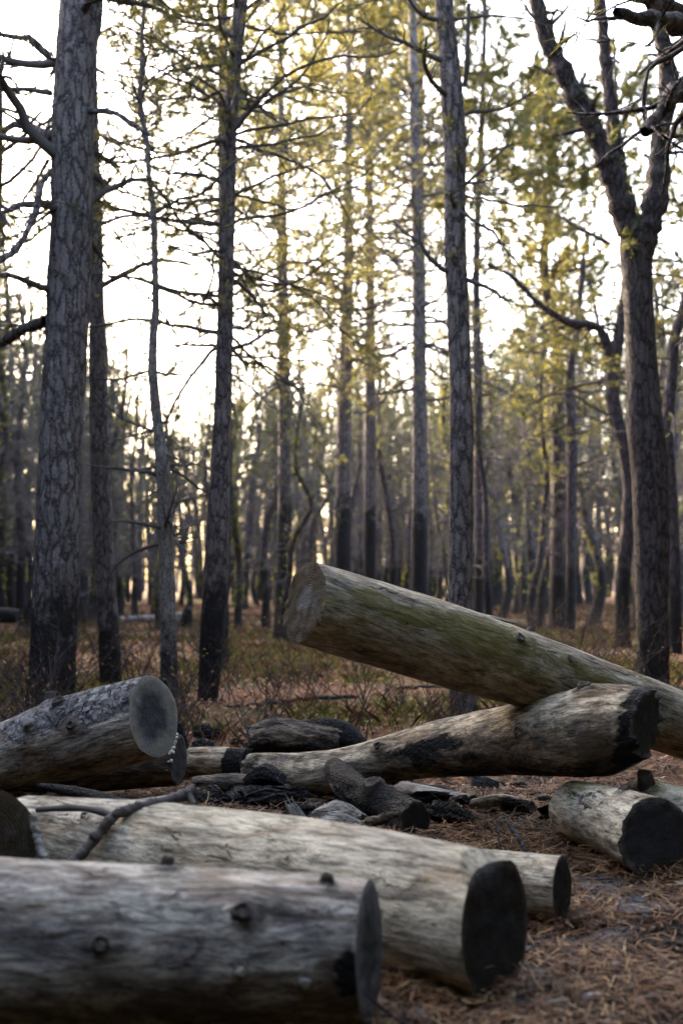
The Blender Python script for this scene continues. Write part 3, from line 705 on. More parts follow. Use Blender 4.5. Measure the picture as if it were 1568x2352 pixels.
gmask = t.math('MULTIPLY', t.ramp(t.math('ADD', t.math('MULTIPLY', n1, .8), t.math('MULTIPLY', n2, .2)), [(.45, 0.0), (.58, .75)]), t.ramp(t.math('MULTIPLY', dist, .05), [(.5, 0.0), (.68, 1.0)]))
col = t.mix(gmask, col, green)
ash = t.attr('ash')
ak = t.ramp(t.math('ADD', ash, t.math('MULTIPLY', t.math('SUBTRACT', n2, .5), 1.6)), [(.3, 0.0), (.55, .95)])
col = t.mix(ak, col, t.ramp(n3, [(.3, (.06, .065, .075)), (.55, (.2, .205, .225)), (.75, (.32, .32, .34))]))
t.out(col, .95, t.bump(t.math('ADD', n3, t.math('MULTIPLY', n4, .5)), .03), .1)
ashv = np.zeros(GX.shape); ASH = []
for (x, y, r, a) in ((1390, 1960, .14, .9), (1400, 2030, .16, .9), (1345, 1890, .12, .8), (1460, 2080, .13, .7), (1260, 2150, .16, .6), (1130, 2290, .18, .55), (930, 2310, .2, .45), (1200, 2240, .15, .5), (1370, 2150, .15, .5), (700, 1860, .3, .5), (1000, 1840, .25, .4)):
    v = P(x, y, 5); k = CAMH / (CAMH - v[2]); g = CAM + (v - CAM) * k
    ASH.append((g, r, a))
    ashv = np.maximum(ashv, a * np.exp(-((GX - g[0]) ** 2 + ((GY - g[1]) * .7) ** 2) / r ** 2))
mb.at['ash'] = [(0, ashv.ravel())]
tag(mb.build('ground', gm), kind='structure')

def G(x, y):
    """ground point under working-frame point (x, y)"""
    v = P(x, y, 5); g = CAM + (v - CAM) * (CAMH / (CAMH - v[2]))
    return np.array([g[0], g[1], float(gz(g[0], g[1]))])
def scatter(n, y0, y1, rg, pad=1.15, px0=-60, px1=1630):
    """random ground points, even per square metre, inside a widened view wedge"""
    Y = np.sqrt(rg.uniform(y0 ** 2, y1 ** 2, n)); px = rg.uniform(px0, px1, n)
    X = (px - 784) / FPX * Y * pad
    return X, Y, gz(X, Y)

def varied(name, stops, rough=.85, trans=0.0, bumpd=0.0):
    m, t = mat(name)
    r = t.attr('rnd'); col = t.ramp(r, stops)
    col = t.mix(t.math('MULTIPLY', t.noise(t.coord(), 60, 3), .5), col, t.mix(1.0, col, (.45, .4, .38), 'MULTIPLY'))
    p = t.n('ShaderNodeBsdfPrincipled', {'Base Color': col, 'Roughness': rough, 'Specular IOR Level': .25})
    s = p.outputs[0]
    if trans:
        s = t.n('ShaderNodeMixShader', {0: trans, 1: s, 2: t.n('ShaderNodeBsdfTranslucent', {'Color': col}).outputs[0]}).outputs[0]
    t.n('ShaderNodeOutputMaterial', {'Surface': s})
    return m

# fallen pine needles
def litter_needles(name, n, y0, y1, length, width, stops, rg, zmax=.035):
    X, Y, Z = scatter(n, y0, y1, rg)
    cl = np.array([noise.noise((x * 2.2, y * 2.2, 5.0)) for x, y in zip(X, Y)]) + rg.normal(size=n) * .28
    near_ash = np.max([np.exp(-((X - g[0]) ** 2 + ((Y - g[1]) * .7) ** 2) / r ** 2) * a for g, r, a in ASH], 0)
    k = (cl > -.22) & (rg.uniform(0, 1, n) > near_ash * 1.15); X, Y, Z = X[k], Y[k], Z[k]; n = len(X)
    bx = []; 
    for (x0, y0_, x1, y1_) in ((1215, 2125, 1360, 2110), (1290, 1890, 1420, 2015), (1420, 2015, 1590, 2022), (900, 2295, 1190, 2290), (600, 1815, 800, 1830), (720, 1935, 960, 1945), (1290, 1890, 1240, 1820), (330, 1850, 450, 1840), (660, 1912, 760, 1935)):
        a0, a1 = G(x0, y0_), G(x1, y1_); m_ = 900; u = rg.uniform(0, 1, (m_, 1)); bx.append(a0 + (a1 - a0) * u + rg.normal(size=(m_, 3)) * np.array([.05, .07, 0]) + np.column_stack([np.zeros((m_, 2)), np.abs(rg.normal(size=m_)) * .02]))
    bx = np.concatenate(bx); X = np.append(X, bx[:, 0]); Y = np.append(Y, bx[:, 1]); Z = np.append(Z, bx[:, 2]); n = len(X)
    a = rg.uniform(0, 2 * math.pi, n); L = length * rg.uniform(.5, 1.2, n); cv = rg.normal(size=n) * .25
    el = rg.normal(size=n) * .2
    p0 = np.column_stack([X, Y, Z + rg.uniform(.008, zmax, n)])
    d = np.column_stack([np.cos(a) * np.cos(el), np.sin(a) * np.cos(el), np.sin(el)])
    s = np.column_stack([-np.sin(a), np.cos(a), rg.normal(size=n) * .4]); s = nrm(s)
    mid = p0 + d * (L * .5)[:, None] + s * (L * cv * .3)[:, None] + np.array([0, 0, .004])
    end = p0 + d * L[:, None]
    w = s * width / 2
    V = np.stack([p0 - w, p0 + w, mid + w, mid - w, end + w * .5, end - w * .5], 1).reshape(-1, 3)
    b = (np.arange(n) * 6)[:, None]
    F = np.concatenate([b + np.array([[0, 1, 2, 3]]), b + np.array([[3, 2, 4, 5]])])
    mb = MB(); mb.add(V, F, 0, rnd=np.repeat(rg.uniform(0, 1, n), 6))
    o = mb.build(name, varied(name, stops, .7)); tag(o, 'brown fallen pine needles strewn over the dark forest floor', 'pine needles', kind='stuff')
rg = np.random.default_rng(12)
litter_needles('pine_needles', 100000, 3.2, 9.3, .1, .0032, [(0, (.025, .013, .008)), (.45, (.14, .062, .026)), (.8, (.27, .135, .055)), (.95, (.42, .29, .15))], rg)

def leaves(name, label, n, y0, y1, size, stops, rg, zlift=.03):
    X, Y, Z = scatter(n, y0, y1, rg)
    a = rg.uniform(0, 6.28, n); S = size * rg.uniform(.5, 1.25, n)
    u = np.column_stack([np.cos(a), np.sin(a), rg.normal(size=n) * .35]); u = nrm(u)
    w = nrm(np.cross(u, np.column_stack([rg.normal(size=n) * .5, rg.normal(size=n) * .5, np.ones(n)])))
    nn = np.cross(u, w)
    c = np.column_stack([X, Y, Z + rg.uniform(.008, zlift, n)])
    S = S[:, None]
    V = np.stack([c - u * S, c - u * S * .3 + w * S * .55 + nn * S * .25, c + u * S * .5 + w * S * .4 + nn * S * .2, c + u * S * 1.1, c + u * S * .5 - w * S * .4 + nn * S * .15, c - u * S * .3 - w * S * .55 + nn * S * .3], 1).reshape(-1, 3)
    mb = MB(); mb.add(V, (np.arange(n) * 6)[:, None] + np.arange(6)[None], 0, rnd=np.repeat(rg.uniform(0, 1, n), 6))
    tag(mb.build(name, varied(name, stops, .75, .25), smooth=False), label, 'leaf litter', kind='stuff')
leaves('leaf_litter', 'rust and tan fallen oak leaves covering the ground among the trees', 38000, 7.8, 36, .035, [(0, (.10, .045, .024)), (.4, (.33, .155, .08)), (.75, (.46, .26, .15)), (.95, (.4, .3, .2))], rg, .05)
leaves('dead_leaves', 'few curled brown leaves lying among the needles near the logs', 650, 3.4, 8.5, .022, [(0, (.06, .03, .02)), (.5, (.22, .1, .055)), (.9, (.3, .2, .13)), (1, (.3, .3, .1))], rg, .035)

# wood chips, ash flakes and charcoal crumbs
def chips(name, label, n, y0, y1, size, stops, rg):
    X, Y, Z = scatter(n, y0, y1, rg)
    cube = np.array([[-1, -1, -1], [1, -1, -1], [1, 1, -1], [-1, 1, -1], [-.8, -.7, 1], [.7, -.8, 1], [.8, .6, 1], [-.6, .8, 1]], float)
    F0 = np.array([[0, 3, 2, 1], [4, 5, 6, 7], [0, 1, 5, 4], [1, 2, 6, 5], [2, 3, 7, 6], [3, 0, 4, 7]])
    S = size * rg.lognormal(0, .5, n)
    sh = cube[None] * (S[:, None] * np.column_stack([rg.uniform(.8, 2.4, n), rg.uniform(.5, 1, n), rg.uniform(.2, .55, n)]))[:, None]
    sh *= rg.uniform(.7, 1.3, sh.shape)
    a = rg.uniform(0, 6.28, n); ca, sa = np.cos(a)[:, None], np.sin(a)[:, None]
    V = np.stack([sh[..., 0] * ca - sh[..., 1] * sa + X[:, None], sh[..., 0] * sa + sh[..., 1] * ca + Y[:, None], sh[..., 2] + (sh[..., 0] * rg.normal(size=(n, 1)) * .2) + Z[:, None] + .012], -1)
    mb = MB(); mb.add(V.reshape(-1, 3), ((np.arange(n) * 8)[:, None, None] + F0[None]).reshape(-1, 4), 0, rnd=np.repeat(rg.uniform(0, 1, n), 8))
    tag(mb.build(name, varied(name, stops, .9), smooth=False), label, 'debris', kind='stuff')
chips('wood_chips', 'small grey wood chips and bits of charcoal scattered over the needles', 3200, 3.3, 9, .0075, [(0, (.012, .012, .013)), (.45, (.04, .04, .045)), (.7, (.12, .115, .115)), (.92, (.24, .23, .22)), (1, (.4, .37, .31))], rg)
chips('bark_flakes', 'larger flakes of bark and burnt wood lying on the ground', 420, 3.4, 9, .013, [(0, (.012, .011, .01)), (.5, (.07, .045, .03)), (.85, (.16, .12, .09)), (1, (.33, .29, .23))], rg)

# fine twigs on the ground
mb = MB(); X, Y, Z = scatter(520, 3.4, 10, rg)
for x, y, z in zip(X, Y, Z):
    a = rg.uniform(0, 6.28)
    q = wander((x, y, z + .012), (math.cos(a), math.sin(a), .05), rg.uniform(.06, .3), 5, .15, -.02, rg); q[:, 2] = np.maximum(q[:, 2], z + .01)
    tube(mb, q, np.linspace(.0035, .0015, 6) * rg.uniform(.6, 1.6), 4)
tag(mb.build('twig_litter', M['shrubtwig']), 'thin dead twigs littering the ground between the logs', 'twigs', kind='stuff')

# grass and low green growth
def grass(name, label, n, y0, y1, h, w, stops, rg, thr, blades=5):
    X, Y, Z = scatter(n, y0, y1, rg)
    cl = np.array([noise.noise((x * .42 + 3, y * .3, 9.0)) + .4 * noise.noise((x * 1.7, y * 1.3, 2.0)) for x, y in zip(X, Y)]) + rg.normal(size=n) * .08
    k = cl > thr; X, Y, Z = np.repeat(X[k], blades), np.repeat(Y[k], blades), np.repeat(Z[k], blades); n = len(X)
    X = X + rg.normal(size=n) * .05; Y = Y + rg.normal(size=n) * .05
    H = h * rg.uniform(.4, 1.3, n); a = rg.uniform(0, 6.28, n); ln = rg.uniform(.1, .9, n)
    b = np.column_stack([X, Y, Z - .01]); s = np.column_stack([-np.sin(a), np.cos(a), a * 0]) * w / 2
    dr = np.column_stack([np.cos(a) * ln, np.sin(a) * ln, np.ones(n)])
    mid = b + dr * (H * .5)[:, None]; tip = b + dr * (H * .9)[:, None] + np.column_stack([np.cos(a), np.sin(a), -.3 * np.ones(n)]) * (H * .3 * ln)[:, None]
    V = np.stack([b - s, b + s, mid + s * .8, tip, mid - s * .8], 1).reshape(-1, 3)
    mb = MB(); mb.add(V, (np.arange(n) * 5)[:, None] + np.arange(5)[None], 0, rnd=np.repeat(rg.uniform(0, 1, n), 5))
    tag(mb.build(name, varied(name, stops, .8, .4)), label, 'grass', kind='stuff')
grass('green_grass', 'patchy short green growth on the floor of the wood', 42000, 11, 40, .1, .008, [(0, (.06, .075, .014)), (.6, (.16, .18, .035)), (1, (.25, .24, .07))], rg, .05)
grass('dry_grass', 'thin tan dead grass between the trunks', 26000, 9.3, 60, .17, .0045, [(0, (.07, .038, .026)), (.6, (.2, .115, .075)), (1, (.28, .18, .12))], rg, -.05, 3)

# bare shrubs
def shrub(seed, h, n):
    rg = np.random.default_rng(seed); mb = MB()
    root = empty('bare_shrub', (0, 0, 0), None, 'shrub')
    for j in range(n):
        a = rg.uniform(0, 6.28); L = h * rg.uniform(.6, 1.1)
        q = wander((rg.normal() * .05, rg.normal() * .05, -.03), (math.cos(a) * .35, math.sin(a) * .35, 1), L, 8, .13, .02, rg)
        tube(mb, q, np.linspace(.0055, .002, 9), 5)
        for k in range(rg.integers(3, 7)):
            i = rg.integers(3, 8); a = rg.uniform(0, 6.28)
            p = wander(q[i], (math.cos(a), math.sin(a), .9), L * rg.uniform(.15, .45), 5, .17, .02, rg)
            tube(mb, p, np.linspace(.0032, .0015, 6), 4)
            for k2 in range(2):
                i2 = rg.integers(1, 5); a = rg.uniform(0, 6.28)
                p2 = wander(p[i2], (math.cos(a), math.sin(a), .8), L * rg.uniform(.08, .2), 4, .15, 0, rg)
                tube(mb, p2, np.linspace(.002, .001, 5), 3)
    mb.build('stems', M['shrubtwig'], root)
    lf = MB(); C = rg.normal(size=(int(6 * n), 3)) * np.array([.16, .16, .16]) + np.array([0, 0, h * .45])
    needles(lf, C, rg.normal(size=C.shape), 1, .03, .016, .6, 0, rg)
    lf.build('leaves', M['dryleaf'], root)
    return root
M['dryleaf'] = varied('sparse_shrub_leaves', [(0, (.09, .10, .025)), (.5, (.18, .13, .05)), (1, (.22, .1, .05))], .8, .4)
sh = [shrub(201, .75, 5), shrub(202, .55, 8), shrub(203, .95, 4), shrub(204, .45, 7)]
SL = ['tall sparse bare shrub in the brown undergrowth', 'bushy bare shrub in the brown undergrowth', 'lanky leafless sapling in the brown undergrowth', 'low twiggy bare shrub in the brown undergrowth']
su = [False] * 4
rg = np.random.default_rng(77)
for k in range(125):
    Y = 9.6 + 26 * rg.uniform() ** 1.5; px = rg.uniform(-30, 1600); X = (px - 784) / FPX * Y; i = int(rg.integers(0, 4))
    o = copy_tree(sh[i]) if su[i] else sh[i]; su[i] = True
    o.location = (X, Y, float(gz(X, Y))); o.rotation_euler = (0, 0, rg.uniform(0, 6.28)); s = rg.uniform(.75, 1.35); o.scale = (s, s, s)
    tag(o, SL[i], 'shrub', SL[i].replace(' in the brown undergrowth', 's'))

# ------------------------------------------------------------------ logs
WOOD = dict(pale=(.44, .40, .33), mid=(.27, .235, .19), dark=(.07, .058, .048))
M['w_front'] = wood_material('weathered_grey_log', (.64, .58, .50), (.36, .305, .26), (.05, .041, .036), .66, 1.3, blue=.75)
M['w_pale'] = wood_material('bleached_log', (.64, .56, .42), (.47, .40, .295), (.11, .09, .065), .33, 5.1, blue=.3)
M['w_hero'] = wood_material('grey_mossy_log', (.56, .475, .35), (.37, .31, .215), (.06, .05, .038), .48, 9.7, blue=.35, crack=.75)
M['w_curve'] = wood_material('tan_stained_log', (.62, .50, .35), (.33, .26, .175), (.04, .033, .028), .85, 3.3, blue=.6, crack=.8)
M['w_bark'] = wood_material('half_barked_log', (.56, .50, .42), (.28, .215, .165), (.05, .04, .035), .5, 7.7, bark=(.46, .435, .435))
M['w_dark'] = wood_material('burnt_wood', (.30, .235, .17), (.14, .105, .08), (.025, .021, .02), .85, 2.2)
M['w_char'] = wood_material('charred_wood', (.11, .105, .105), (.04, .038, .038), (.012, .011, .011), .9, 6.2)
M['w_ash'] = wood_material('ashen_wood', (.46, .43, .38), (.26, .24, .215), (.05, .045, .04), .6, 8.2)
M['e_hero'] = endgrain_material('brown_end_grain', (.04, .03, .018), (.088, .067, .04), 26, 1, 0, (.11, .11, .105), .06)
M['e_grey'] = endgrain_material('grey_end_grain', (.19, .18, .155), (.30, .28, .24), 30, 2, 0, (.035, .04, .046), .125)
M['e_front'] = endgrain_material('blue_grey_end_grain', (.09, .095, .105), (.2, .205, .22), 22, 5, .15)
M['e_char'] = endgrain_material('charred_end_grain', (.045, .038, .034), (.10, .085, .075), 28, 3, .6)
M['e_dark'] = endgrain_material('dark_end_grain', (.05, .045, .043), (.115, .105, .1), 28, 4, .3)
M['knot'] = simple_bark('knot_wood', (.025, .02, .017), (.12, .10, .085))
M['knotpale'] = simple_bark('pale_knot_wood', (.1, .09, .075), (.3, .28, .25))
M['fungus'] = simple_bark('pale_fungus', (.4, .38, .32), (.6, .57, .5))

def make_log(name, label, ctrl, wood, endA=None, endB=None, nA=None, nB=None, cat='log', group=None, n=150, seg=72, rough=.03, seed=0, attrs=None,
             knots=(), rag=0.0, roll=0.0, ragB=0.0, ragA=0.0, chamfer=None, flat=0.0):
    """ctrl: (x, y, depth, radius px). attrs: {name: f(t, a, x)} with t 0..1 along the log, a the angle round it (0 = up, +90 = towards camera)"""
    W = np.array([P(x, y, d) for (x, y, d, r) in ctrl]); rr = np.array([r * d / FPX for (x, y, d, r) in ctrl])
    A, B = W[0], W[-1]
    X = nrm(B - A); Zz = np.array([0, 0, 1.0]); Yl = np.cross(Zz, X)
    if np.linalg.norm(Yl) < 1e-3: Yl = np.array([0, 1., 0])
    Yl = nrm(Yl); Zl = np.cross(X, Yl)
    mid = (A + B) / 2
    Rm = np.column_stack([X, Yl, Zl])
    loc = (W - mid) @ Rm
    lo = mid.copy()
    root = empty(name, mid, label, cat, group); root.rotation_euler = Matrix(Rm.tolist()).to_euler()
    c = spline(np.column_stack([loc, rr]), n)
    ctr, rad = c[:, :3], c[:, 3]
    a = np.arange(seg) * 2 * math.pi / seg
    # towards camera is -Y in the world; local -Yl faces the camera when X runs rightwards
    sgn = -1.0 if Yl[1] > 0 else 1.0
    ca, sa = np.cos(a), np.sin(a) * sgn
    T = np.linspace(0, 1, n)
    V = np.zeros((n, seg, 3)); o = seed * 13.7
    disp = np.zeros((n, seg))
    for i in range(n):
        for j in range(seg):
            q = (ctr[i, 0] * 2.2 + o, sa[j] * 2.0 * .8, ca[j] * 2.0 * .8)
            e = noise.noise(q) + .5 * noise.noise((q[0] * 2.7, q[1] * 2.4, q[2] * 2.4)) + .22 * noise.noise((q[0] * 6, q[1] * 9, q[2] * 9))
            disp[i, j] = e * rough
            if rag: disp[i, j] += rag * noise.noise((ctr[i, 0] * 11 + o, sa[j] * 3.4, ca[j] * 3.4)) + rag * .6 * noise.noise((ctr[i, 0] * 27 + o, sa[j] * 8, ca[j] * 8))
    Ltot = np.linalg.norm(B - A)
    ksh = np.zeros((n, seg)); krg = np.zeros((n, seg))
    for (tk, ak, kr, kl, km, hollow) in knots:
        da = (a - R(ak) + math.pi) % (2 * math.pi) - math.pi
        dx = (T - tk)[:, None] * Ltot; dy = da[None] * rad[:, None]
        disp += np.exp(-(dx ** 2 + dy ** 2 * 1.5) / (kr * 2.7) ** 2) * kr * .75 / rad[:, None]
        ksh += np.sign(dy) * kr * 1.5 * np.exp(-np.sqrt((dx / 1.6) ** 2 + dy ** 2) / (kr * 1.5)); rk = np.sqrt((dx / 1.25) ** 2 + dy ** 2)
        krg = np.maximum(krg, np.exp(-((rk - kr * 1.15) / (kr * .55)) ** 2))
    rd = rad[:, None] * (1 + disp)
    V[..., 0] = ctr[:, 0][:, None]
    V[..., 1] = ctr[:, 1][:, None] + rd * sa[None]
    V[..., 2] = ctr[:, 2][:, None] + rd * ca[None] * (1 - flat)
    # oblique cuts and ragged broken ends
    def shear(end, nw):
        i0 = 0 if end == 'A' else n - 1
        w = np.clip(1 - np.abs(ctr[:, 0] - ctr[i0, 0]) / .3, 0, 1)[:, None]
        if nw is not None:
            nl = np.array(nw, float) @ Rm
            sx = -((V[..., 1] - ctr[i0, 1]) * nl[1] + (V[..., 2] - ctr[i0, 2]) * nl[2]) / nl[0]
            V[..., 0] += w * sx
        rg_ = ragA if end == 'A' else ragB
        if rg_:
            f = np.array([noise.noise((j_s * 3.1 + o, j_c * 3.1, 4)) + .8 * noise.noise((j_s * 8 + o, j_c * 8, 8)) for j_s, j_c in zip(sa, ca)])
            V[..., 0] += w ** 2 * rg_ * f[None]
    shear('A', nA); shear('B', nB)
    if chamfer:
        # a flat axe cut knocked off the upper edge of end B
        nl = nrm(np.array(chamfer[0], float)); c0 = V[-1].mean(0) + nl * chamfer[1]
        over = ((V - c0) @ nl); over = np.maximum(over, 0)
        V -= over[..., None] * nl
    mb = MB(); at = {}
    aa = np.degrees((a + math.pi) % (2 * math.pi) - math.pi)
    TT, AA = np.meshgrid(T, aa, indexing='ij')
    for k in ('char', 'moss', 'bark', 'rot'):
        f = (attrs or {}).get(k)
        at[k] = (f(TT, AA) if f else np.zeros_like(TT)).ravel() if f else np.full(TT.size, -1.0)
    at['kshift'] = ksh.ravel(); at['kring'] = krg.ravel()
    fc = gridfaces(n, seg)
    if sgn > 0: fc = fc[:, ::-1]
    mb.add(V.reshape(-1, 3), fc, 0, **at)
    mb.build('bole', wood, root)
    for end, em in (('A', endA), ('B', endB)):
        if em is None: continue
        ring = V[0] if end == 'A' else V[-1]
        cen = ring.mean(0); nr = 14
        vs = []
        Q = ring - cen; sol = np.linalg.lstsq(np.column_stack([Q[:, 1], Q[:, 2]]), Q[:, 0], rcond=None)[0]
        flatx = Q[:, 1] * sol[0] + Q[:, 2] * sol[1]
        for k in range(nr):
            u = 1 - k / nr
            Qk = Q.copy(); Qk[:, 0] = flatx + (Q[:, 0] - flatx) * u ** 7
            rgk = cen + Qk * u
            rs = np.array([noise.noise((p[1] * 22 + o, p[2] * 22, 1)) for p in rgk]) * .005 * (1 if k else 0)
            rgk = rgk.copy(); rgk[:, 0] += rs + (.003 if end == 'B' else -.003) * (1 if k else 0)
            vs.append(rgk)
        vs = np.array(vs)
        mbc = MB(); mbc.add(np.vstack([vs.reshape(-1, 3), cen[None]]), gridfaces(nr, seg), 0, rim=np.append(np.repeat(1 - np.arange(nr) / nr, seg), 0))
        j = np.arange(seg); mbc.f.append(np.column_stack([(nr - 1) * seg + j, (nr - 1) * seg + (j + 1) % seg, np.full(seg, nr * seg)])); mbc.mi.append(np.zeros(seg, int))
        mbc.build('cut_face', em, root)
    for (tk, ak, kr, kl, km, hollow) in knots:
        i = int(tk * (n - 1)); j = int((ak % 360) / 360 * seg) % seg
        p = V[i, j]; dirn = nrm(V[i, j] - np.array([ctr[i, 0], ctr[i, 1], ctr[i, 2]])); dirn = nrm(dirn + np.array([.15, 0, .1]))
        kb = MB(); m_ = 14
        rows = [(-.03, kr * 1.25), (0, kr * 1.12), (kl * .5, kr * .97), (kl * .9, kr * .95), (kl, kr * .84)]
        rows += [(kl - hollow * .5, kr * .66), (kl - hollow, kr * .4), (kl - hollow, kr * .08)] if hollow else [(kl * 1.05, kr * .5), (kl * 1.08, kr * .06)]
        pts = np.array([p + dirn * q[0] for q in rows]); t2 = dirn
        aX = nrm(np.cross(t2, [0.3, .2, 1.0])); bX = np.cross(t2, aX); th = np.arange(m_) * 2 * math.pi / m_
        vv = np.array([[pt + q[1] * (1 + .12 * math.sin(3 * h + tk * 40) + .08 * math.sin(7 * h + ak)) * (math.cos(h) * aX + math.sin(h) * bX) for h in th] for pt, q in zip(pts, rows)])
        kb.add(vv.reshape(-1, 3), gridfaces(len(rows), m_)); kb.build('knot', km, root)
    return root, V, Rm, mid

sm = lambda x, a, b: np.clip((x - a) / (b - a), 0, 1)
K, KP = M['knot'], M['knotpale']
# front log
make_log('log', 'grey knotty log lying nearest in front, running out of the left edge', [(-330, 2178, 3.72, 205), (0, 2176, 3.74, 196), (420, 2180, 3.78, 184), (640, 2182, 3.8, 172), (848, 2184, 3.82, 156)], M['w_front'],
  M['e_dark'], M['e_front'], nB=(.972, -.2, .03), seed=1, rough=.035, n=190, seg=84,
  attrs={'rot': lambda t, a: .62 * np.exp(-((a - 118) / 48) ** 2) * (1 - .25 * t) + .3 * np.exp(-((t - .93) / .08) ** 2) * sm(a, 40, 75) * sm(-a, -170, -120), 'char': lambda t, a: 1.0 * np.exp(-((t - .975) / .055) ** 2 - ((a - 95) / 32) ** 2) - .15,
         'moss': lambda t, a: .0 * t - .6},
  knots=[(.637, 52, .023, .010, K, .02), (.395, 74, .02, .008, K, .01), (.635, 90, .012, .02, KP, 0), (.845, 100, .014, .010, KP, 0), (.475, 8, .016, .022, K, .0), (.893, 14, .016, .016, K, .01)])
# bleached thick log
make_log('log', 'thick bleached log with a blackened cut end, lying behind the nearest log', [(60, 1946, 5.35, 117), (400, 1982, 4.95, 133), (800, 2050, 4.48, 152), (1138, 2132, 4.12, 166)], M['w_pale'],
  M['e_char'], M['e_char'], nB=(.84, -.54, .05), seed=2, rough=.02, n=170, seg=84,
  attrs={'char': lambda t, a: np.exp(-((t - .10) / .1) ** 2) * .35 * sm(a, 10, 60) + np.exp(-((t - .36) / .11) ** 2 - ((a + 14) / 17) ** 2) * .85 - .12, 'rot': lambda t, a: np.exp(-((t - .08) / .1) ** 2) * .75 - .1},
  chamfer=((.55, -.05, .8), .125), knots=[(.2, 40, .012, .004, K, .008), (.62, 58, .007, .002, K, .006)])
make_log('log', 'short pale log tucked behind the thick bleached log', [(940, 2000, 5.32, 64), (1290, 2042, 5.0, 74)], M['w_pale'], M['e_char'], M['e_char'], nB=(.9, -.42, .03), seed=3, rough=.03, n=90, seg=56,
  attrs={'rot': lambda t, a: .7 * sm(a, 45, 80) - .1, 'bark': lambda t, a: .6 * sm(t, .7, .95) * sm(a, 20, 60) - .2})
# right pile
make_log('log', 'pale log with a big dark cut end facing out at the right edge', [(1322, 1862, 6.53, 66), (1410, 1888, 6.1, 77), (1506, 1928, 5.7, 92)], M['w_pale'], M['e_dark'], M['e_char'], nB=(.3, -.93, .12), seed=4, rough=.045, n=100, seg=64, ragB=.02,
  attrs={'moss': lambda t, a: .42 * np.exp(-((a - 10) / 40) ** 2), 'rot': lambda t, a: .55 * sm(a, 65, 100) - .1, 'char': lambda t, a: .75 * sm(t, .9, 1.0) - .2 + .0 * a, 'bark': lambda t, a: .55 * np.exp(-((t - .5) / .3) ** 2) * np.exp(-((a - 45) / 30) ** 2) - .12},
  knots=[(.72, 15, .02, .01, K, .012)])
make_log('log', 'yellowish log lowest on the pile at the right frame edge', [(1450, 1852, 6.5, 60), (1600, 1880, 6.25, 68), (1800, 1915, 5.95, 74)], M['w_pale'], M['e_dark'], M['e_dark'], seed=5, rough=.04, n=90, seg=56,
  attrs={'moss': lambda t, a: .5 * np.exp(-((a - 0) / 50) ** 2)}, knots=[(.2, 38, .036, .06, K, .02)])
# hero
hero, *_ = make_log('log', 'long smooth leaning log with green algae, its sawn end raised in the air', [(698, 1384, 6.1, 95), (850, 1428, 6.3, 96), (1000, 1474, 6.47, 95), (1150, 1520, 6.66, 88), (1290, 1566, 6.86, 82), (1568, 1667, 7.25, 73), (1800, 1755, 7.6, 68), (1900, 1793, 7.75, 64)], M['w_hero'],
  M['e_hero'], M['e_dark'], nA=(-.86, -.46, .22), seed=6, rough=.03, ragA=.012, n=210, seg=84,
  attrs={'moss': lambda t, a: .95 * np.exp(-((a - 72) / 36) ** 2) * (np.exp(-((t - .33) / .26) ** 2)) + .1 * np.exp(-((a - 60) / 50) ** 2), 'rot': lambda t, a: .55 * sm(a, 85, 140) * (1 - sm(t, .2, .6)) - .1,
         'bark': lambda t, a: -1 + 0 * t, 'char': lambda t, a: -.6 + 0 * t},
  knots=[(.415, 58, .022, .006, K, .02), (.545, 62, .018, .002, K, .012), (.5, -12, .02, .02, K, .012), (.72, 68, .02, .003, K, .01)])
def splinters(root, pts, wdt, seed):
    rg = np.random.default_rng(seed); mb = MB(); base = np.array(root.location); Ri = np.array(root.rotation_euler.to_matrix())
    for (a, b, h) in pts:
        A = (P(*a) - base) @ Ri; B = (P(*b) - base) @ Ri; n = 9
        L = A + (B - A) * np.linspace(0, 1, n)[:, None]
        w = wdt * np.linspace(1.2, .25, n) * rg.uniform(.7, 1.1, n); up = np.linspace(0, h, n) ** 1.0
        y = np.array([0, 1., 0]); z = np.array([0, 0, 1.])
        q = [L + y * w[:, None] * k1 + z * (up + th)[:, None] for k1, th in ((-1, 0), (1, -.004), (.8, .006), (-.7, .009))]
        mb.add(np.stack(q, 1).reshape(-1, 3), gridfaces(n, 4), moss=-1.0, bark=-1.0, char=-1.0, rot=-1.0)
    mb.build('splinter', M['w_hero'], root, smooth=False)
splinters(hero, [((1090, 1410, 6.6), (1205, 1452, 6.72), .03), ((1110, 1424, 6.55), (1190, 1458, 6.64), .02), ((1050, 1398, 6.56), (1170, 1440, 6.7), .012)], .028, 4)
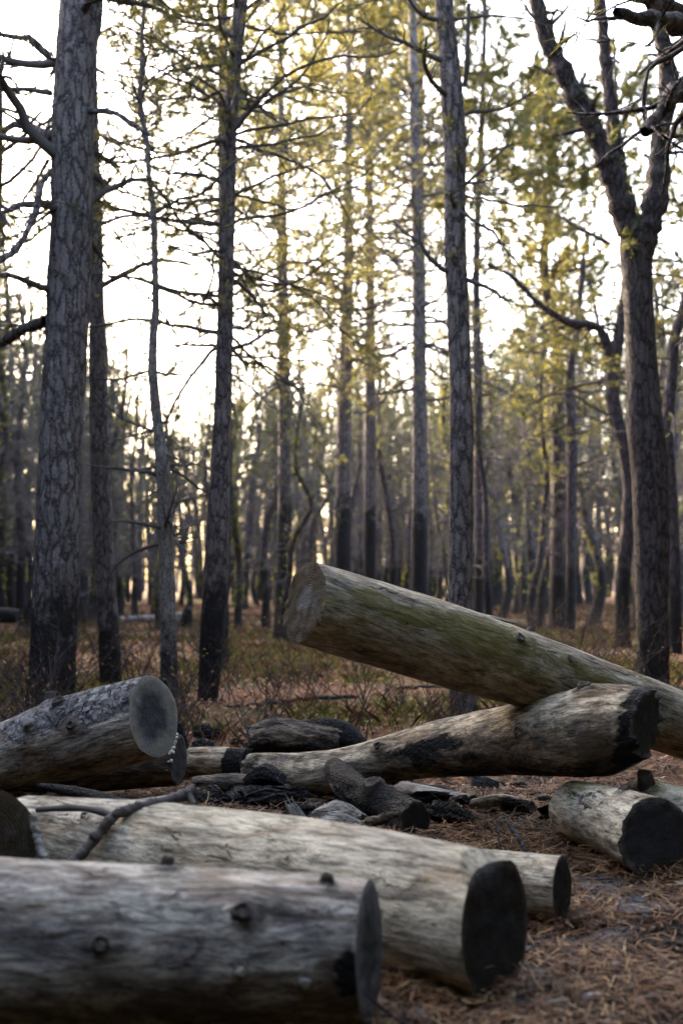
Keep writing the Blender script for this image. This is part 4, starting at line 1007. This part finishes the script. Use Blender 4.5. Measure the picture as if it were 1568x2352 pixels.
# bent log
make_log('log', 'bent stained log with a broken root end, carrying the leaning log', [(585, 1772, 8.0, 42), (700, 1774, 7.85, 47), (800, 1766, 7.7, 51), (900, 1742, 7.5, 54), (1000, 1722, 7.28, 63), (1100, 1708, 7.05, 73), (1200, 1697, 6.82, 84), (1300, 1688, 6.6, 96), (1400, 1676, 6.4, 99), (1482, 1664, 6.27, 74)], M['w_curve'],
  M['e_char'], M['e_dark'], nB=(.75, -.62, -.1), seed=7, rough=.05, n=210, seg=80, ragB=.045, ragA=.04, rag=.01,
  attrs={'char': lambda t, a: .85 * np.exp(-((t - .45) / .17) ** 2) * np.exp(-((a - 85) / 34) ** 2) + .6 * sm(a, 95, 140) * sm(t, .3, .5) + .9 * sm(t, .93, .985) - .1 + .5 * np.exp(-((t - .02) / .03) ** 2),
         'rot': lambda t, a: .6 * np.exp(-((t - .9) / .07) ** 2) + .5 * sm(a, 60, 120) - .1,
         'bark': lambda t, a: .42 * np.exp(-((t - .45) / .25) ** 2) * np.exp(-((a + 5) / 40) ** 2) - .05, 'moss': lambda t, a: .28 * np.exp(-((t - .75) / .15) ** 2) * np.exp(-((a - 40) / 40) ** 2)},
  knots=[(.34, 62, .02, .012, K, .015), (.86, 22, .03, .012, K, .018), (.72, 80, .016, .004, K, .01)])
# left pile
make_log('log', 'grey half barked log with a sawn grey end, raised on the left pile', [(-300, 1822, 8.0, 72), (0, 1742, 7.62, 78), (100, 1712, 7.5, 88), (200, 1685, 7.38, 96), (354, 1646, 7.2, 92)], M['w_bark'],
  M['e_grey'], M['e_grey'], nB=(.87, -.47, .16), seed=8, rough=.04, n=170, seg=84,
  attrs={'bark': lambda t, a: 1.15 * np.exp(-((a - 38) / 46) ** 2) * (.6 + .4 * sm(t, .35, .5)) - .16, 'rot': lambda t, a: .5 * sm(a, 70, 110) - .1, 'char': lambda t, a: -.8 + 0 * a},
  knots=[(.735, 42, .032, .012, K, .018), (.59, -4, .03, .035, K, .02), (.585, 62, .026, .02, KP, 0), (.8, 78, .02, .01, K, .01)])
lg, V9, Rm9, mid9 = make_log('log', 'dark log half hidden beneath the raised half barked log', [(-50, 1790, 7.95, 46), (200, 1768, 7.85, 52), (410, 1745, 7.8, 58)], M['w_dark'], M['e_dark'], M['e_dark'], nB=(.97, -.22, .02), seed=9, rough=.03, n=100, seg=60,
  attrs={'bark': lambda t, a: -1 + 0 * a})
fb = MB(); rf = np.random.default_rng(3)
for k in range(34):
    j = int(np.clip(rf.normal(9, 4), 1, 17)); p = V9[-1, j] * np.array([1, .99, .99]) + rf.normal(size=3) * .008
    th = np.arange(7) * 2 * math.pi / 7; r_ = rf.uniform(.006, .013)
    ring = [p + np.array([h, r_ * s * math.cos(x), r_ * s * math.sin(x)]) for h, s in ((-.004, .8), (.004, 1.0), (.008, .6), (.009, .05)) for x in th]
    fb.add(np.array(ring), gridfaces(4, 7))
fb.build('bracket_fungus', M['fungus'], lg)
make_log('log', 'dark mossy log end poking in at the left edge behind the nearest log', [(-520, 1972, 4.5, 160), (-62, 1962, 4.75, 152)], M['w_dark'], M['e_dark'], M['e_hero'], nB=(.9, -.42, 0.0), seed=10, rough=.04, n=80, seg=60,
  attrs={'moss': lambda t, a: .35 * np.exp(-((a - 60) / 40) ** 2), 'char': lambda t, a: .3 + 0 * a})
# burnt pieces in the middle
make_log('burnt_log', 'brown crumbly burnt log chunk lying behind the bent log', [(572, 1704, 8.9, 36), (620, 1692, 8.9, 42), (700, 1698, 8.9, 34), (775, 1704, 8.95, 28)], M['w_dark'], M['e_char'], M['e_char'], seed=11, rough=.2, rag=.13, n=90, seg=48, cat='burnt log', ragA=.04, ragB=.04,
  attrs={'char': lambda t, a: .42 * sm(a, 50, 110) + .2})
make_log('burnt_log', 'black charred log behind the crumbly brown chunk', [(660, 1692, 9.35, 30), (740, 1684, 9.25, 36), (800, 1694, 9.2, 34), (836, 1712, 9.1, 16)], M['w_char'], M['e_char'], M['e_char'], seed=12, rough=.09, rag=.03, n=80, seg=44, cat='burnt log', ragA=.05,
  attrs={'char': lambda t, a: 1.0 + 0 * a})
make_log('log', 'short pale log with one charred end beside the sawn grey log end', [(380, 1756, 8.75, 34), (470, 1748, 8.55, 32), (568, 1752, 8.35, 33)], M['w_curve'], M['e_dark'], M['e_char'], nB=(.9, -.4, 0), seed=13, rough=.06, rag=.02, n=90, seg=48, ragB=.03,
  attrs={'char': lambda t, a: 1.2 * sm(t, .76, .86) + .4 * sm(a, 60, 110) - .1})
make_log('burnt_log', 'small black charred stub leaning against the left tip of the bent log', [(572, 1795, 7.75, 17), (612, 1778, 7.7, 24), (650, 1790, 7.6, 14)], M['w_char'], M['e_char'], M['e_char'], seed=14, rough=.12, rag=.08, n=50, seg=36, cat='burnt log', ragA=.04, ragB=.06, attrs={'char': lambda t, a: 1.0 + 0 * a})
make_log('burnt_log', 'low dark brown split log in front of the short pale log', [(448, 1800, 8.0, 17), (540, 1797, 7.95, 20), (610, 1802, 7.85, 17), (668, 1815, 7.75, 8)], M['w_dark'], M['e_char'], M['e_char'], seed=15, rough=.09, rag=.05, n=90, seg=40, cat='burnt log', ragB=.08,
  attrs={'char': lambda t, a: .4 * sm(a, 40, 90) + .5 * sm(t, .75, .95)})
make_log('burnt_stub', 'upright ragged black stub beside the sawn grey log end', [(420, 1735, 8.6, 13), (416, 1700, 8.6, 14), (408, 1660, 8.6, 8)], M['w_char'], None, M['e_char'], seed=16, rough=.15, rag=.1, n=50, seg=30, cat='burnt stub', ragB=.05, attrs={'char': lambda t, a: 1.0 + 0 * a})
r5, *_ = make_log('burnt_log', 'cracked charred branch log with a black round end near the picture middle', [(768, 1766, 7.6, 26), (800, 1804, 7.3, 36), (850, 1838, 7.05, 38), (905, 1862, 6.85, 42), (952, 1888, 6.6, 46)], M['w_char'], M['e_char'], M['e_char'], nB=(.72, -.68, .05), seed=17, rough=.12, rag=.08, n=110, seg=56, cat='burnt log',
  attrs={'char': lambda t, a: .95 + .2 * t + 0 * a}, knots=[(.62, 30, .045, .02, K, .015)])
make_log('ashen_lump', 'round ash grey lump of burnt wood beside the charred branch log', [(728, 1890, 6.75, 30), (780, 1882, 6.7, 44), (832, 1895, 6.65, 26)], M['w_ash'], M['e_dark'], M['e_dark'], seed=18, rough=.12, rag=.06, n=60, seg=48, cat='wood lump', ragA=.03, ragB=.03, attrs={'char': lambda t, a: .28 + 0 * a})
make_log('splintered_stub', 'pale splintered chunk of wood sticking up behind the bleached log', [(700, 1912, 6.5, 30), (685, 1880, 6.5, 27), (668, 1850, 6.5, 18)], M['w_ash'], None, M['e_grey'], seed=19, rough=.14, rag=.1, n=60, seg=40, cat='wood chunk', ragB=.09, flat=.4)
make_log('log', 'small half buried cut log piece lying in the needles right of centre', [(1085, 1850, 7.3, 15), (1150, 1846, 7.2, 22), (1222, 1856, 7.1, 17)], M['w_pale'], M['e_dark'], M['e_dark'], nB=(.8, -.5, .3), seed=20, rough=.07, rag=.02, n=60, seg=40, attrs={'rot': lambda t, a: .4 + 0 * a, 'char': lambda t, a: .5 * sm(t, .45, .6)})
make_log('log', 'flat grey log lying in the shade under the bent log', [(925, 1812, 7.9, 24), (1000, 1828, 7.7, 26), (1085, 1838, 7.5, 18)], M['w_ash'], M['e_dark'], M['e_dark'], seed=21, rough=.06, n=60, seg=40, flat=.3, attrs={'rot': lambda t, a: .45 + 0 * a})
make_log('charred_slab', 'long black charred slab lying under the raised half barked log', [(95, 1806, 6.5, 12), (190, 1822, 6.4, 19), (310, 1850, 6.1, 13), (400, 1878, 5.85, 8)], M['w_char'], M['e_char'], M['e_char'], seed=22, rough=.08, rag=.05, n=90, seg=40, cat='charred slab', flat=.35, attrs={'char': lambda t, a: .55 + 0 * a})
make_log('wood_slab', 'pale split slab lying on the needles below the dark left log', [(310, 1846, 6.5, 14), (370, 1838, 6.5, 15), (432, 1822, 6.5, 10)], M['w_ash'], M['e_grey'], M['e_grey'], seed=23, rough=.08, rag=.03, n=60, seg=36, cat='wood slab', flat=.4, attrs={'rot': lambda t, a: .2 + 0 * a})
make_log('burnt_log', 'dark flat charred piece on the ground between the sawn log and the pale splintered chunk', [(480, 1834, 7.7, 9), (560, 1832, 7.6, 12), (640, 1840, 7.5, 9)], M['w_char'], M['e_char'], M['e_char'], seed=24, rough=.1, rag=.05, n=60, seg=30, cat='burnt log', flat=.3, attrs={'char': lambda t, a: .7 + 0 * a})
make_log('log', 'black fallen log far off at the left edge', [(-60, 1408, 30, 20), (42, 1416, 30, 17)], M['w_char'], M['e_char'], M['e_char'], seed=25, n=40, seg=24, attrs={'char': lambda t, a: .7 + 0 * a})
make_log('log', 'thin pale fallen log far off between the left trunks', [(278, 1424, 36, 8), (360, 1420, 36, 8), (440, 1423, 36, 9)], M['w_ash'], M['e_grey'], M['e_grey'], seed=26, n=50, seg=20, rough=.06)
make_log('log', 'short stubby pale log far off beside the slender tree', [(388, 1420, 34, 12), (420, 1418, 34, 13)], M['w_ash'], M['e_grey'], M['e_grey'], seed=27, n=30, seg=20, rough=.08)
make_log('burnt_stump', 'black jagged stump far off left of the thickest trunk', [(60, 1440, 30, 18), (64, 1410, 30, 15), (70, 1385, 30, 9)], M['w_char'], None, M['e_char'], seed=28, n=40, seg=24, rough=.14, rag=.08, ragB=.2, cat='stump', attrs={'char': lambda t, a: .9 + 0 * a})
make_log('burnt_stump', 'black jagged stump far off right of the slender tree', [(424, 1440, 33, 16), (430, 1415, 33, 13), (434, 1395, 33, 8)], M['w_char'], None, M['e_char'], seed=29, n=40, seg=24, rough=.14, rag=.08, ragB=.2, cat='stump', attrs={'char': lambda t, a: .9 + 0 * a})

rd = np.random.default_rng(66); CH = []
for q in range(4):
    L = .5 + .3 * q; o_, *_ = make_log('charred_chunk', 'rough charred fragment scattered in and around the burnt heap between the logs', [(700, 1850, 7.0, 14 + 3 * q), (700 + 26 * L, 1848, 7.0, 19 + 2 * q), (700 + 60 * L, 1852, 7.0, 10 + 3 * q)], M['w_char'] if q != 2 else M['w_dark'], M['e_char'], M['e_char'], seed=50 + q, rough=.28, rag=.22, n=40, seg=30, cat='burnt wood', group='charred fragments in the heap', flat=.25, ragA=.03, ragB=.04, attrs={'char': lambda t, a: .75 + 0 * a})
    CH.append(o_)
hs = [(455, 1822), (520, 1838), (585, 1822), (640, 1832), (700, 1812), (735, 1838), (612, 1858), (560, 1850), (690, 1846), (885, 1812), (985, 1862), (1010, 1835), (1060, 1862), (1230, 1840), (1265, 1860), (1120, 1818), (1190, 1822), (440, 1775), (700, 1745), (850, 1735), (470, 1712), (545, 1722), (1290, 1902), (1040, 1905), (470, 1850), (655, 1712)]
for q in range(26): hs.append((rd.uniform(430, 985), rd.uniform(1795, 1885)) if q < 18 else (rd.uniform(440, 620), rd.uniform(1690, 1745)))
for q, (x, y) in enumerate(hs):
    o_ = CH[q % 4] if q < 4 else copy_tree(CH[q % 4]); g = G(x, y); sc_ = rd.uniform(.55, 1.55)
    o_.location = (g[0], g[1], g[2] + .03 * sc_); o_.scale = (sc_, sc_, sc_); o_.rotation_euler = (rd.normal() * .3, rd.normal() * .15, rd.uniform(-1.2, 1.2))

# sticks
def stick(name, label, ctrl, m, seed=0, forks=(), cat='stick', group=None):
    rg = np.random.default_rng(seed)
    W = np.array([[*P(x, y, d), r * d / FPX] for (x, y, d, r) in ctrl]); base = W[0, :3].copy()
    c = spline(W, max(18, len(ctrl) * 10)); q = c[:, :3] - base + rg.normal(size=(len(c), 3)) * .003
    mb = MB(); tube(mb, q, c[:, 3] * (1 + .14 * rg.normal(size=len(c))), 9)
    mb.v[-1] += 0
    for f in (0, -1):
        tube(mb, np.array([q[f], q[f] + (q[f] - q[1 if f == 0 else -2]) * .02]), np.array([c[f, 3], .0005]), 9)
    o = mb.build(name, m, None); o.location = base
    for fk in forks:
        F = np.array([[*(P(x, y, d) - base), r * d / FPX] for (x, y, d, r) in fk]); cf = spline(F, 14)
        fb = MB(); tube(fb, cf[:, :3], cf[:, 3] * (1 + .12 * rg.normal(size=14)), 7); fb.build('side_branch', m, o)
    return tag(o, label, cat, group)
stick('stick', 'forked dead branch leaning across the left end of the bleached log', [(160, 1992, 4.82, 13), (215, 1930, 4.88, 13), (262, 1874, 4.9, 12), (300, 1860, 4.94, 12), (370, 1842, 5.0, 13), (425, 1826, 5.1, 12), (443, 1810, 5.15, 7)], M['twig'], 31, [[(262, 1876, 4.9, 8), (230, 1864, 4.95, 8), (170, 1856, 5.0, 8), (85, 1860, 5.05, 7)], [(432, 1824, 5.1, 9), (447, 1848, 5.05, 6)]])
stick('stick', 'short grey stick standing between the dark left log end and the bleached log', [(74, 1875, 4.95, 9), (88, 1930, 4.92, 10), (112, 1990, 4.85, 11)], M['w_ash'], 32)
stick('stick', 'gnarled grey stick lying against the black end of the charred branch log', [(765, 1915, 6.2, 7), (820, 1902, 6.25, 10), (870, 1882, 6.3, 11), (915, 1868, 6.3, 6)], M['w_dark'], 33)
stick('stick', 'thin black twig standing up from the needles behind the short pale log', [(1206, 1958, 5.6, 4), (1190, 1925, 5.7, 4.5), (1158, 1880, 5.9, 3)], M['w_char'], 34)
stick('stick', 'thinnest upright black twig beside the leaning black twig', [(1150, 1955, 5.7, 2.5), (1143, 1915, 5.75, 2), (1136, 1890, 5.8, 1.5)], M['w_char'], 35)
stick('stick', 'long dark fallen branch on the russet leaves behind the logs', [(520, 1625, 13.4, 4), (620, 1615, 13.6, 5), (720, 1604, 13.8, 5), (822, 1600, 14, 5)], M['w_char'], 36)
stick('stick', 'second dark fallen branch far behind the leaning log', [(880, 1585, 15.5, 3), (960, 1578, 15.6, 4), (1030, 1576, 15.8, 3)], M['w_char'], 37)

# ------------------------------------------------------------------ light, sky, camera
SUN_EL, SUN_AZ = R(16), R(-42)
w = bpy.data.worlds.new('World'); sc.world = w; w.use_nodes = True
nt = w.node_tree; bg = nt.nodes['Background']
sky = nt.nodes.new('ShaderNodeTexSky'); sky.sky_type = 'NISHITA'; sky.sun_disc = False
sky.sun_elevation = SUN_EL; sky.sun_rotation = SUN_AZ; sky.dust_density = 5.5; sky.air_density = .8; sky.ozone_density = .2
nt.links.new(sky.outputs[0], bg.inputs[0]); bg.inputs[1].default_value = .15
sl = bpy.data.lights.new('sun', 'SUN'); sl.energy = 2.0; sl.angle = R(.5); sl.color = (1, .82, .58)
so = bpy.data.objects.new('sun', sl); COL.objects.link(so)
sd = Vector((math.sin(SUN_AZ) * math.cos(SUN_EL), math.cos(SUN_AZ) * math.cos(SUN_EL), math.sin(SUN_EL)))
so.rotation_euler = sd.to_track_quat('Z', 'Y').to_euler(); so.location = (-10, 20, 15)

cd = bpy.data.cameras.new('camera'); co = bpy.data.objects.new('camera', cd); COL.objects.link(co); sc.camera = co
cd.sensor_fit = 'VERTICAL'; cd.sensor_height = 36; cd.sensor_width = 24; cd.lens = 50
cd.clip_start = .05; cd.clip_end = 2000
co.location = CAM; co.rotation_euler = (R(90) + TILT, 0, 0)
cd.dof.use_dof = True; cd.dof.focus_distance = 7.4; cd.dof.aperture_fstop = 2.1; cd.dof.aperture_blades = 9

sc.view_settings.view_transform = 'Standard'; sc.view_settings.look = 'None'; sc.view_settings.gamma = 1
sc.view_settings.exposure = 4.0
sc.render.engine = 'CYCLES'
cy = sc.cycles
cy.use_denoising = True
try: cy.denoiser = 'OPENIMAGEDENOISE'
except Exception: pass
cy.max_bounces = 6; cy.diffuse_bounces = 3; cy.glossy_bounces = 2; cy.transmission_bounces = 4; cy.transparent_max_bounces = 4
cy.sample_clamp_indirect = 6; cy.caustics_reflective = False; cy.caustics_refractive = False
cy.use_adaptive_sampling = True; cy.adaptive_threshold = .008
